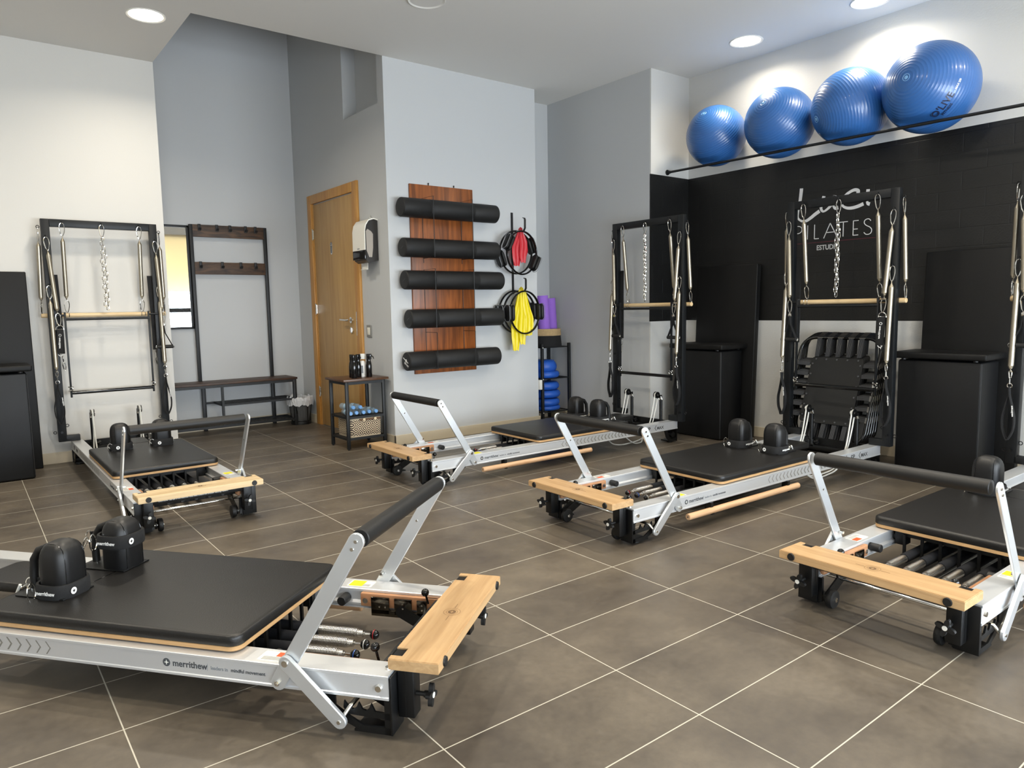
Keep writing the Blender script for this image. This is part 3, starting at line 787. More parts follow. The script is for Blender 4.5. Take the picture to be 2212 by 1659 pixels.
def loop_strap(root, top, bot, label, text=False):
    """hanging fabric ankle loop with its snap"""
    top, bot = Vector(top), Vector(bot); t = thing('loop_strap', label, 'strap', wp(root, top), root.rotation_euler.z, 'hanging loop straps')
    d = bot - top
    b = MB(); carabiner(b, (0, 0, 0), (0, 0, -.045), .011, (.5, .85, 0)); b.cyl((0, 0, -.045), (0, 0, -.075), .004, 8); b.tube([(0, .012 * cos(a), -.082 + .012 * sin(a)) for a in [2 * PI * k / 12 for k in range(12)]], .0025, 6, closed=True)
    obj('snap_hook', b, M_CHROME, t)
    z0 = -.09; L_ = -d.z + z0
    pts = [(.0, .0, z0), (0, -.004, z0 - .05)] + [(.004, -.034 * sin(PI * q) ** .8 * (.5 + q * .7), z0 - .05 - (L_ - .05) * q) for q in (.25, .5, .75, .92)]
    pts2 = [(p[0] + .006, -p[1], p[2]) for p in pts[::-1]]
    pts = catmull(pts + [(.004, 0, -L_ + z0)] + pts2[:-1] + [(.006, 0, z0)], 4)
    b = MB(); b.strip(pts, .026, .005, (1, 0, 0)); obj('fabric_loop', b, M_WEB, t, 50)
    if text:
        b = MB(); b.text('merrithew', .014, (-.0105, -.023, z0 - .10), (0, -.08, -1), (0, 1, 0), .0003); obj('strap_lettering', b, M_WPRINT, t, 0)
    return t
def triangle_handle(root, top, label):
    top = Vector(top); t = thing('spring_handle', label, 'handle', wp(root, top), root.rotation_euler.z, 'triangular hand grips')
    b = MB(); b.box(-.004, .004, -.011, .011, -.022, -.002, .002); obj('buckle', b, M_CHROME, t)
    b = MB(); b.strip([(0, 0, -.02), (0, -.006, -.075), (0, -.052, -.172)], .02, .004, (1, 0, 0)); b.strip([(0, 0, -.02), (0, .006, -.075), (0, .052, -.172)], .02, .004, (1, 0, 0)); obj('fabric_sling', b, M_WEB, t)
    b = MB(); b.cyl((0, -.058, -.178), (0, .058, -.178), .0135, 16, bev=.003); g = obj('foam_grip', b, M_FOAM, t)
    b = MB()
    for s in (1, -1): b.tube([(0, s * .061 + .004 * cos(a), -.178 + .010 * sin(a)) for a in [2 * PI * k / 10 for k in range(10)]], .002, 6, closed=True)
    obj('end_rings', b, M_CHROME, g)
    return t
def ankle_cuff(root, top, label):
    top = Vector(top); t = thing('ankle_cuff', label, 'strap', wp(root, top), root.rotation_euler.z, 'folded lettered cuffs')
    b = MB(); b.tube([(0, .024 * cos(a), -.024 + .026 * sin(a)) for a in [PI * (-.05 + 1.1 * k / 12) for k in range(13)]] , .0032, 8); b.tube([(0, -.0245, -.025), (0, .0245, -.025)], .003, 6)
    obj('d_ring', b, M_CHROME, t)
    b = MB(); b.strip([(0, 0, -.026), (-.004, 0, -.045), (-.002, .003, -.09), (-.002, .006, -.15), (0, .008, -.195)], .04, .010, (0, 1, 0)); obj('padded_band', b, M_WEB, t)
    b = MB(); b.text('merrithew', .018, (-.0098, .002, -.082), (0, .06, -1), (0, 1, .05), .0003); b.tube([(-.0092, .0075 * cos(a) + .003, -.066 + .0075 * sin(a)) for a in [2 * PI * k / 14 for k in range(14)]], .0014, 5, closed=True); obj('cuff_lettering', b, M_WPRINT, t, 0)
    b = MB(); b.tube([(0, .008 + .013 * cos(a), -.20 - .012 * sin(a)) for a in [PI * k / 8 for k in range(9)]], .0025, 6); obj('lower_ring', b, M_WPRINT, t)
    return t
def long_sling(root, v, label):
    t = thing('safety_sling', label, 'strap', wp(root, (LEN - .045 - .012, v, 1.36)), root.rotation_euler.z, 'long padded slings')
    b = MB(); b.strip([(.06, 0, 0), (.056, -.002, -.10), (.052, -.006, -.28), (.05, -.008, -.42), (.05, -.006, -.56)], .010, .034, (1, 0, 0)); obj('padded_band', b, M_WEB, t)
    b = MB(); carabiner(b, (.05, -.006, -.565), (.045, -.01, -.62), .01, (1, 0, 0)); carabiner(b, (.045, -.01, -.62), (.035, -.014, -.68), .010, (0, 1, 0)); obj('snap_hook', b, M_CHROME, t)
def foot_loop(root, off, s, z, label, flip=False):
    """padded foot loop slipped over a shoulder rest"""
    u0, v0 = off + .705 + (.014 if root is roots[3] else 0), s * .120 - (.014 if root is roots[3] else 0)
    t = thing('foot_loop', label, 'strap', wp(root, (u0, v0, .216 + z)), root.rotation_euler.z, 'padded foot loops')
    b = MB(); hu, hv = .053, .058
    prof = [(-.022, 0), (-.0225, .006), (-.016, .0085), (.016, .0085), (.0225, .006), (.022, 0)]
    o_ = [[(x + .001, y, zz) for x, y in rrect(-hu, hu + .006, -hv, hv, .04, 7, -q)] for zz, q in prof]
    b.ring_loft(o_ + o_[:0], False, False)
    i_ = [[(x + .001, y, zz) for x, y in rrect(-hu, hu + .006, -hv, hv, .04, 7, .001)] for zz in (.022, -.022)]
    b.ring_loft([o_[-1], i_[0], i_[1], o_[0]], False, False)
    obj('padded_band', b, M_WEB, t, 50)
    b = MB(); b.strip([(.064, .0, 0), (.09, s * .0, .003), (.127, 0, -.004)], .034, .005, (0, 0, 1)); obj('webbing_tab', b, M_WEB, t)
    b = MB()
    b.tube([(.13 + .018 * cos(a), 0, -.004 + .020 * sin(a)) for a in [PI * (-.5 + k / 12) for k in range(13)]], .0022, 6); b.tube([(.129, 0, -.024), (.129, 0, .016)], .0022, 6)
    b.tube([(-.052 + .006, -.04 * -s + .03 * 0, 0)] * 1 + [(.05 + .0 * a, s * -.0745, .021 * sin(a)) for a in (1.2,)], .001, 4) if False else None
    obj('d_ring', b, M_CHROME, t)
    b = MB(); rx_ = .055 if root is roots[3] else -.038; b.tube([(rx_, .066 + .015 * cos(a), .028 * sin(a)) for a in [2 * PI * k / 14 for k in range(14)]], .0022, 6, closed=True)
    obj('side_ring', b, M_CHROME, t)
    b = MB(); carabiner(b, (.147, 0, -.008), (.163, 0, -.045 if z > .05 else -.02), .009, (0, 1, 0), .0022); b.cyl((.163, 0, -.045 if z > .05 else -.02), (.178, 0, -.075 if z > .05 else -.018), .004, 8); obj('snap_hook', b, M_CHROME, t)
    yo = .0672
    b = MB()
    b.text('merrithew', .0165, (.040, yo, -.006), (-1, 0, 0), (0, 0, 1), .0003)
    b.text('merrithew', .0165, (.045, -yo, .006), (-1, 0, 0), (0, 0, -1), .0003)
    star_logo(b, (-.0612, .026, 0), (0, -1, 0), (0, 0, 1), .0105)
    obj('band_lettering', b, M_WPRINT, t, 0)
    b = MB()
    for q in (.026,): star_cut(b, (-.0614, q, 0), (0, -1, 0), (0, 0, 1), .0105)
    obj('star_mark', b, M_GLOSSBLK, t, 0)
    return t

REF = [
 ('pilates_reformer', 'silver and black reformer with tower standing against the left wall', (.897, 3.785, 0), PI / 2 + .0055, .60, 1, 'reformer by left wall'),
 ('pilates_reformer', 'silver and black reformer with tower nearest the blue cushion shelf', (2.172, 3.893, 0), -.004, .835, 1, 'reformer nearest blue cushions'),
 ('pilates_reformer', 'silver and black reformer with tower in front of the wall logo', (2.318, 2.420, 0), -.0145, .64, 1, 'reformer before the logo'),
 ('pilates_reformer', 'silver and black reformer in foreground cut by left edge of photo', (1.005, 1.706, 0), math.radians(128.3), .442, 0, 'foreground left reformer'),
 ('pilates_reformer', 'silver and black reformer cut by right edge of photo', (2.337, 1.055, 0), -.006, .51, 1, 'reformer at right edge'),
]
roots = []
for i, (nm, lb, lc, rz, off, tower, short) in enumerate(REF):
    if i == 0:
        base = build_reformer('pilates_reformer', lb, lc, rz, 'pilates reformers')
        r = base; proto_children = list(base.children)
    else:
        r = base.copy(); COL.objects.link(r)
        for ch in proto_children: copy_tree(ch, r)
    r['label'] = lb; r.location = lc; r.rotation_euler = (0, 0, rz)
    roots.append(r)
for ch in base.children:
    if ch.name.startswith('foot_platform'):
        ch.data = ch.data.copy(); ch.data.materials[0] = M_BEECHP
bpy.context.view_layer.update()
for i, (nm, lb, lc, rz, off, tower, short) in enumerate(REF):
    r = roots[i]
    r.matrix_basis = Matrix.Translation(lc) @ Matrix.Rotation(rz, 4, 'Z')
    add_carriage(r, off, 1 if i == 3 else 0, -.014 if i == 3 else 0); add_ropes(r, off)
    if tower: add_tower(r)
    # stored wooden pole
    t = thing('wooden_pole', 'pale wooden pole stored under near rail of the ' + short, 'pole', wp(r, (.36, -.302, .067)), rz, 'stored wooden poles')
    b = MB(); b.cyl((0, 0, 0), (.935, 0, 0), .0158, 20, bev=.003); obj('pole', b, M_DOWEL, t, 40)
    b = MB(); b.cyl((-.0006, 0, 0), (.0004, 0, 0), .0035, 10); obj('end_hole', b, M_GPRINT, t)
    s2 = 'left' if i != 3 else 'near'; s3 = 'right' if i != 3 else 'far'
    foot_loop(r, off, 1, .022, 'black foot loop around %s shoulder rest of the %s' % (s2, short))
    foot_loop(r, off, -1, .022 if i != 3 else .098, 'black foot loop %s %s shoulder rest of the %s' % ('high around' if i == 3 else 'around', s3, short))
    if not tower: continue
    T0 = LEN - .045
    t = thing('roll_down_bar', 'wooden roll-down bar hung across tower of the ' + short, 'bar', wp(r, (LEN + .018, 0, 1.073)), rz, 'wooden roll-down bars')
    b = MB(); b.cyl((0, -.405, 0), (0, .405, 0), .0155, 20, bev=.002); obj('bar', b, M_DOWELY, t)
    b = MB()
    for q in (-.26, -.235, .235, .26): b.tube([(0 + .0 , q, 0)] * 0 + [(.019 * cos(a), q, .019 * sin(a)) for a in [2 * PI * k / 12 for k in range(12)]], .0022, 6, closed=True)
    obj('eye_rings', b, M_CHROME, t)
    for s, sd in ((1, 'left'), (-1, 'right')):
        hang_spring(r, (T0 - .013, s * .245, 1.714), (LEN + .016, s * .245, 1.092), 'silver spring %s of chain on tower of %s' % (sd, short))
        hang_spring(r, (LEN - .02, s * .386, 1.68), (LEN + .016, s * .40, 1.08), 'silver spring outside %s upright on tower of %s' % (sd, short), side=(1, 0, 0))
        bx = s * .318 if i != 0 or s > 0 else s * .36
        hang_spring(r, (T0 - .015, s * .346, 1.612), (T0 - .035, s * .31 if i != 0 or s > 0 else s * .366, 1.0), 'upper slanting silver spring at %s upright of %s' % (sd, short))
        hang_spring(r, (T0 - .016, s * .352, 1.277), (T0 - .05, s * .352, .69), 'lower silver spring at %s upright of %s' % (sd, short), low=False)
        loop_strap(r, (T0 - .05, s * .352, .686), (T0 - .05, s * .352, .305), 'black loop strap hanging low at %s upright of the %s' % (sd, short), True)
        long_sling(r, s * .306, 'long black padded sling beside %s upright of the %s' % (sd, short))
        y = s * .31 if i != 0 or s > 0 else s * .366
        if (i in (0,) and s > 0) or (i in (2, 4) and s < 0): ankle_cuff(r, (T0 - .035, y, 1.0), 'black cuff with white lettering hanging on tower of the ' + short)
        else: triangle_handle(r, (T0 - .035, y, 1.0), 'black triangular hand grip at %s side of tower on %s' % (sd, short))
    # chain
    t = thing('safety_chain', 'doubled silver chain hanging mid tower of the ' + short, 'chain', wp(r, (T0 - .013, 0, 1.714)), rz, 'tower safety chains')
    b = MB(); carabiner(b, (0, 0, .004), (0, 0, -.085), .018); obj('carabiner', b, M_CHROME, t)
    b = MB()
    for st in (0, 1):
        n = 17 - st
        for k in range(n):
            z = -.082 - .031 * k; x = (.006 if st else -.006); y = (.011 if st else -.009) * min(1, k / 3) * (1 - .3 * k / n) + .004 * sin(k * 1.3 + st)
            fl = (k + st) % 2; pts = []
            for q in range(10):
                a = 2 * PI * q / 10; w_, h_ = .0088 * cos(a), .020 * sin(a)
                pts.append((x + (w_ if fl else 0), y + (0 if fl else w_), z + h_ - .016))
            b.tube(pts, .0026, 5, closed=True)
    obj('chain_links', b, M_CHROME, t, 60)

# ------------------------------------------------------------------ coat rack with bench, mirror, bin
M_RUST = wood('rustic_board', '#2c2019', '#5c432e', (5, 26, 26), .6, 1.6)
M_RACK = mat('rack_black', '#0e1012', .5)
t = thing('hall_rack', 'black metal coat rack with rustic boards and bench in hall recess', 'coat rack', (1.5, YH - .02, 0))
ox, oy = 1.5, YH - .02
def P(x0, x1, y0, y1, z0, z1): return (x0 - ox, x1 - ox, y0 - oy, y1 - oy, z0, z1)
b = MB()
for x in (1.690, 2.345): b.box(*P(x, x + .028, 6.80, 6.83, .42, 1.855), bev=.002)
for x in (1.30 + .06, 2.462): b.box(*P(x, x + .03, 6.545, 6.575, 0, .44), bev=.002)
for x in (1.36, 1.712, 2.345): b.box(*P(x, x + .03, 6.80, 6.83, 0, .44), bev=.002)
b.box(*P(1.81, 1.83, 6.55, 6.57, .06, .44))
for y in (6.548, 6.803): b.box(*P(1.36, 2.49, y, y + .024, .415, .44)); b.box(*P(1.36, 2.49, y, y + .02, .055, .075)); b.box(*P(1.72 if y > 6.7 else 1.81, 2.49, y, y + .02, .245, .263))
for x in (1.36, 2.467): b.box(*P(x, x + .022, 6.55, 6.82, .415, .44)); b.box(*P(x, x + .02, 6.55, 6.82, .055, .073)); b.box(*P(x if x > 2 else 1.81, (x if x > 2 else 1.81) + .02, 6.55, 6.82, .245, .263))
obj('rack_frame', b, M_RACK, t)
b = MB()
for k in range(24):
    x = 1.40 + k * .045
    b.box(*P(x, x + .0025, 6.56, 6.81, .066, .069))
    if x > 1.83: b.box(*P(x, x + .0025, 6.56, 6.81, .256, .259))
for k in range(10):
    y = 6.57 + k * .026
    b.box(*P(1.37, 2.48, y, y + .002, .066, .069)); b.box(*P(1.82, 2.48, y, y + .002, .256, .259))
obj('shelf_mesh', b, M_RACK, t, 0)
b = MB(); b.box(*P(1.34, 2.50, 6.535, 6.835, .44, .458), bev=.002); obj('bench_seat', b, wood('bench_board', '#2b1d15', '#4f3626', (5, 30, 30), .5, 2.5), t)
for z0, xs in ((1.755, (1.775, 1.925, 2.04, 2.18, 2.27)), (1.425, (1.768, 1.955, 2.12, 2.255))):
    b = MB(); b.box(*P(1.715, 2.348, 6.805, 6.822, z0 - .008, z0 + .1), bev=.002); bd = obj('hook_board', b, M_RUST, t)
    for x in xs:
        b = MB(); b.box(*P(x - .012, x + .012, 6.797, 6.805, z0 + .045, z0 + .105), bev=.001); b.strip([(x - ox, 6.80 - oy, z0 + .055), (x - ox, 6.775 - oy, z0 + .05), (x - ox, 6.765 - oy, z0 + .07)], .018, .004, (1, 0, 0)); b.box(*P(x - .011, x + .011, 6.796, 6.826, z0 + .094, z0 + .099)); obj('coat_hook', b, M_RACK, bd)
t = thing('wall_mirror', 'tall black framed mirror half hidden behind the left wall end', 'mirror', (1.49, YH, .94))
b = MB()
b.box(-.20, .20, -.022, -.002, .885, .905, .002); b.box(-.20, .20, -.022, -.002, -.008, .012, .002); b.box(.18, .2, -.022, -.002, 0, .9, .002); b.box(-.2, -.18, -.022, -.002, 0, .9, .002)
obj('mirror_frame', b, M_RACK, t)
b = MB(); b.box(-.185, .185, -.012, -.008, .01, .89); obj('mirror_glass', b, mat('mirror', '#f2f2f2', .01, 1.), t, 0)
# bin
t = thing('waste_bin', 'small black mesh waste bin lined with a white bag', 'bin', (2.545, 6.615, 0))
b = MB(); b.lathe([(.088, 0), (.09, .012), (.088, .012), (.088, .02)], seg=28)
b.lathe([(.085, .0), (.112, .245), (.110, .245), (.084, .012)], seg=28, cap0=False, cap1=False)
M_MESHB = bpy.data.materials.new('bin_mesh'); M_MESHB.use_nodes = True
nt = M_MESHB.node_tree; pp = nt.nodes['Principled BSDF']; pp.inputs['Base Color'].default_value = srgb('#1a1b1c'); pp.inputs['Roughness'].default_value = .5; pp.inputs['Alpha'].default_value = .42
obj('bin_wall', b, M_MESHB, t)
b = MB(); b.lathe([(.089, 0), (.092, .004), (.092, .022), (.089, .026)], seg=28); b.box(-.004, .004, -.103, -.098, .0, .24, M=Matrix.Rotation(.3, 4, 'Z')); b.box(-.004, .004, -.100, -.096, .0, .24, M=Matrix.Rotation(1.6, 4, 'Z')); obj('bin_base', b, M_RACK, t)
M_BAG = bpy.data.materials.new('bin_bag'); M_BAG.use_nodes = True
pp = M_BAG.node_tree.nodes['Principled BSDF']; pp.inputs['Base Color'].default_value = srgb('#d9dbde'); pp.inputs['Roughness'].default_value = .3; pp.inputs['Alpha'].default_value = .82
b = MB(); rings = []; n = 56
for j, (r, z) in enumerate([(.03, .03), (.072, .035), (.082, .08), (.094, .16), (.103, .235), (.112, .262), (.121, .258), (.123, .235), (.121, .205), (.119, .185)]):
    rings.append([((r + (.0035 if j > 5 else .0022) * sin(k * 3.1 + j) * (1 + .5 * sin(k * 1.7)) ) * cos(2 * PI * k / n), (r + .003 * sin(k * 2.3 + j * 1.3)) * sin(2 * PI * k / n), z + (.008 * sin(k * .9 + j) + .006 * sin(k * 2.1)) * (1 if j > 7 or j == 5 else .3)) for k in range(n)])
b.ring_loft(rings, True, False); b.ball((-.05, .02, .265), .04, 9, (1, .7, .8), 5); obj('plastic_liner', b, M_BAG, t, 0)

# ------------------------------------------------------------------ towel dispenser on the door wall
t = thing('towel_dispenser', 'white and black paper towel dispenser on wall right of the oak door', 'dispenser', (XD, 5.262, 1.44))
t.scale = (.68, .84, 1)
prof = [(0, .02), (.0, .335), (-.05, .345), (-.12, .33), (-.155, .295), (-.17, .25), (-.172, .09), (-.165, .02), (-.12, .0)]
b = MB(); b.prism([(x * .97, z * .985 + .002) for x, z in prof], (0, -.118, 0), (1, 0, 0), (0, 0, 1), (0, 1, 0), .236); obj('dark_shell', b, mat('smoked_plastic', '#2c2a29', .25), t, 30)
b = MB(); outer = [(0, .338), (-.05, .348), (-.12, .334), (-.158, .298), (-.174, .25), (-.176, .10)]; inner = [(-.168, .10), (-.166, .25), (-.150, .292), (-.116, .326), (-.05, .340), (0, .330)]
b.prism(outer + inner, (0, -.128, 0), (1, 0, 0), (0, 0, 1), (0, 1, 0), .256)
obj('white_cover', b, mat('white_plastic', '#e9e6dc', .3), t, 40)
b = MB(); b.box(-.178, -.16, -.128, .128, .028, .10, .004); obj('black_lip', b, M_GLOSSBLK, t)
b = MB(); b.prism([(-.150, .10), (-.150, .245), (-.130, .262), (-.085, .245), (-.062, .225), (-.066, .12), (-.082, .045), (-.12, .045)], (0, -.119, 0), (1, 0, 0), (0, 0, 1), (0, 1, 0), .002); obj('paper_roll', b, mat('roll_grey', '#9c948a', .6), t)
b = MB(); b.box(-.10, -.096, -.05, .07, -.045, .02); b.box(-.118, -.098, -.05, .07, -.048, -.044); obj('paper_sheet', b, M_LABEL, t)
b = MB(); b.tube([(-.006, .004 + .012 * cos(a), .36 + .018 * sin(a)) for a in [2 * PI * k / 12 for k in range(12)]], .0022, 6, closed=True); obj('key', b, M_CHROME, t)
b = MB(); b.text('katrin', .02, (-.1762, .03, .108), (0, -1, 0), (0, 0, 1), .0003); obj('lettering', b, M_LPRINT, t, 0)

# ------------------------------------------------------------------ side table with bottles and basket
t = thing('side_table', 'small black metal side table with dark wood top beside the oak door', 'table', (2.47, 5.205, 0))
b = MB()
for x in (-.168, .143):
    for y in (-.155, .135): b.box(x, x + .025, y, y + .02, .008, .53, .002); b.cyl((x + .012, y + .01, 0), (x + .012, y + .01, .01), .008, 10)
for z0, z1 in ((.505, .53), (.24, .258), (.075, .093)):
    for y in (-.152, .137): b.box(-.16, .16, y, y + .014, z0, z1)
    for x in (-.165, .148): b.box(x, x + .016, -.15, .15, z0, z1)
obj('table_frame', b, M_RACK, t)
b = MB(); b.box(-.15, .15, -.14, .14, .25, .256); b.box(-.15, .15, -.14, .14, .084, .088); obj('wire_shelves', b, M_RACK, t, 0)
b = MB(); b.box(-.19, .19, -.175, .172, .53, .548, .002); obj('table_top', b, wood('table_board', '#3a2517', '#5d3f28', (5, 30, 30), .35, 2.5), t)
def bottle_at(x, y, lab, white=False):
    t = thing('spray_bottle', lab, 'bottle', (x, y, .548), .5 if x < 2.5 else -.6, 'spray bottles on the side table')
    m_ = mat('white_bottle', '#e2e0da', .35) if white else M_GLOSSBLK
    b = MB(); b.lathe([(.0, 0), (.021, 0), (.0235, .004), (.0235, .09), (.020, .115), (.016, .128), (.0175, .142)] if not white else [(.022, 0), (.024, .003), (.024, .10), (.018, .122), (.012, .128)], seg=24); obj('bottle_body', b, m_, t)
    b = MB()
    b.ring_loft([[(x_ * k, y_ * k, z) for x_, y_ in rrect(-.016, .022, -.012, .012, .008, 4)] for z, k in ((.14, 1), (.16, 1.05), (.175, 1.1), (.182, 1.0))])
    b.tube([(.02, 0, .17), (.035, 0, .158), (.040, 0, .142)], .004, 8)
    obj('spray_head', b, m_ if not white else M_LABEL, t)
    if white:
        b = MB(); b.prism([(-.008, .03), (.008, .03), (.008, .09), (-.008, .09)], (0, -.0245, 0), (1, 0, 0), (0, 0, 1), (0, -1, 0), .0006); obj('bottle_label', b, M_LPRINT, t, 0)
bottle_at(2.422, 5.180, 'glossy black spray bottle leftmost on the side table')
bottle_at(2.405, 5.108, 'glossy black spray bottle nearest the front edge of the side table')
bottle_at(2.468, 5.165, 'glossy black spray bottle touching the white one on side table')
bottle_at(2.545, 5.135, 'glossy black spray bottle standing apart at right of side table')
bottle_at(2.515, 5.185, 'white spray bottle among the black ones on side table', True)
M_PET = bpy.data.materials.new('clear_bottle'); M_PET.use_nodes = True
pp = M_PET.node_tree.nodes['Principled BSDF']; pp.inputs['Base Color'].default_value = srgb('#9fb2be'); pp.inputs['Roughness'].default_value = .08; pp.inputs['Alpha'].default_value = .42; pp.inputs['Specular IOR Level'].default_value = .8
M_CAP = mat('blue_cap', '#6f9fd4', .4)
proto = thing('water_bottle', 'x', 'bottle', (0, 0, 0), 0, 'small water bottles lying on table shelf')
b = MB(); pr = [(.004, .16), (.022, .158), (.0245, .15)]
for k in range(7): pr += [(.0245, .148 - k * .016), (.0228, .141 - k * .016)]
pr += [(.0245, .034), (.021, .022), (.013, .012), (.0125, .006)]
b.lathe(pr[::-1], (0, 0, 0), (0, 1, 0), 18); obj('bottle_body', b, M_PET, proto, 50)
b = MB(); b.lathe([(.0135, -.012), (.0145, -.01), (.0145, .006), (.0135, .007)], (0, 0, 0), (0, 1, 0), 18); obj('screw_cap', b, M_CAP, proto)
b = MB(); b.lathe([(.0248, .06), (.0248, .10)], (0, 0, 0), (0, 1, 0), 18, False, False); obj('blue_label', b, mat('bottle_label', '#9db9cf', .4), proto)
pos = [(2.345 + k * .0535, .2815, 'lower', k) for k in range(5)] + [(2.372 + k * .0535, .325, 'upper', k) for k in range(2)]
nth = ['first from left', 'second from left', 'third from left', 'fourth from left', 'fifth from left']
for k, (x, z, rw, kk) in enumerate(pos):
    o = proto if k == 0 else copy_tree(proto)
    o.location = (x, 5.075 + .012 * (k % 2), z); o.rotation_euler = (0, .2 * k, -.12 + .05 * k)
    o['label'] = 'clear water bottle with blue cap, %s in %s row on table shelf' % (nth[kk], rw)
t = thing('storage_basket', 'rectangular basket with dark diamond pattern on the table\'s bottom shelf', 'basket', (2.475, 5.195, .088))
m = bpy.data.materials.new('diamond_weave'); m.use_nodes = True; nt = m.node_tree; L = nt.links.new; pp = nt.nodes['Principled BSDF']; pp.inputs['Roughness'].default_value = .9
tc = nt.nodes.new('ShaderNodeTexCoord'); sp = nt.nodes.new('ShaderNodeSeparateXYZ'); L(tc.outputs['Object'], sp.inputs[0])
def mth(op, a, b_=None, c=None):
    q = nt.nodes.new('ShaderNodeMath'); q.operation = op
    for k, v in enumerate((a, b_, c)):
        if v is None: continue
        if isinstance(v, (int, float)): q.inputs[k].default_value = v
        else: L(v, q.inputs[k])
    return q.outputs[0]
hx = mth('ADD', sp.outputs[0], sp.outputs[1]); fx = mth('ABSOLUTE', mth('SUBTRACT', mth('FRACT', mth('MULTIPLY', hx, 1 / .072)), .5)); fz = mth('ABSOLUTE', mth('SUBTRACT', mth('FRACT', mth('MULTIPLY', sp.outputs[2], 1 / .068)), .5))
dd = mth('ADD', fx, fz); wv = mth('GREATER_THAN', mth('SINE', mth('MULTIPLY', dd, 2 * PI * 4.0)), .0)
inb = mth('MULTIPLY', mth('GREATER_THAN', sp.outputs[2], .014), mth('LESS_THAN', sp.outputs[2], .136)); fac = mth('MULTIPLY', wv, inb)
mx = nt.nodes.new('ShaderNodeMix'); mx.data_type = 'RGBA'; mx.inputs[6].default_value = srgb('#cfbda0'); mx.inputs[7].default_value = srgb('#2a2022'); L(fac, mx.inputs[0]); L(mx.outputs[2], pp.inputs['Base Color'])
b = MB(); o_ = lambda z, i: [(x, y, z) for x, y in rrect(-.135, .135, -.125, .125, .03, 5, i)]
b.ring_loft([o_(0, .006), o_(.004, .003), o_(.075, 0), o_(.147, .003), o_(.150, .005), o_(.147, .009), o_(.01, .011)]); obj('woven_body', b, m, t, 60)
b = MB(); b.cyl((-.06, -.13, .138), (.115, -.13, .138), .007, 10); obj('stick_handle', b, mat('handle_wood', '#6a4c34', .6), t)
b = MB()
for x in (-.035, .06): b.box(x, x + .02, -.139, -.12, .128, .148, .002)
obj('handle_loops', b, mat('cream_leather', '#dac8a6', .7), t)

# ------------------------------------------------------------------ roller board on the middle wall
M_BOARD = wood('pine_board_stained', '#623416', '#9a5727', (14, 14, 1.2), .38, 2.2)
t = thing('roller_rack', 'stained wooden board with wire holders on the middle wall', 'wall rack', (3.166, YC, 1.3))
b = MB(); b.box(-.297, .297, -.02, 0, -.745, .745, .0015); obj('back_board', b, M_BOARD, t)
b = MB()
for x in (-.12, .12): b.cyl((x, -.01, .745), (x, -.01, .757), .004, 8); b.ball((x, -.01, .76), .006, 8, rings=6)
obj('hanging_screws', b, M_RACK, t)
for x, dx in ((-.18, 0), (.185, 0)):
    for zt, zb in ((1.937, 1.473), (1.383, .927), (.887, .600)):
        b = MB(); x0, x1 = x - .018, x + .018
        zt, zb = zt - 1.3, zb - 1.3
        b.tube([(x - .01, -.022, zt - .5 if zt - zb > .4 else zt - .20), (x - .01, -.022, zt), (x - .01, -.19, zt), (x - .01, -.19, zb), (x - .01, -.022, zb)], .0028, 6)
        obj('wire_holder', b, M_RACK, t, 30)
rp = [(2.734, 3.635, 1.848), (2.741, 3.634, 1.5455), (2.748, 3.674, 1.298), (2.773, 3.667, .997), (2.744, 3.625, .668)]
rl = ['topmost black foam roller on the wooden wall board', 'second black foam roller from top on the wall board', 'middle black foam roller on the wooden wall board', 'fourth black foam roller from top on the wall board', 'lowest black foam roller with white logo on its left end']
for k, (x0, x1, z) in enumerate(rp):
    t = thing('foam_roller', rl[k], 'foam roller', (x0, 4.892, z), 0, 'black foam rollers on the wall board')
    L_ = x1 - x0
    b = MB(); b.lathe([(.0, 0), (.066, 0), (.0725, .006), (.0735, .014), (.0735, L_ * .27), (.0722, L_ * .272), (.0735, L_ * .276), (.0735, L_ * .72), (.0722, L_ * .724), (.0735, L_ * .728), (.0735, L_ - .014), (.0725, L_ - .006), (.066, L_), (0, L_)], (0, 0, 0), (1, 0, 0), 40); obj('roller', b, M_FOAM, t, 40)
    if k in (1, 2, 3):
        b = MB(); b.box(-.0006, .0002, -.02, .02, -.002, .002, M=Matrix.Rotation(-.5, 4, 'X')); obj('end_mark', b, M_GPRINT, t, 0)
    if k == 4:
        b = MB(); b.text('merrithew', .020, (-.0006, .046, .024), (0, -1, -.55), (0, -.55, 1), .0003); star_logo(b, (-.0006, .0, .006), (0, -1, 0), (0, 0, 1), .012); b.text('ESPORT', .020, (-.0006, .030, -.014), (0, -1, -.55), (0, -.55, 1), .0003); obj('roller_lettering', b, M_WPRINT, t, 0)

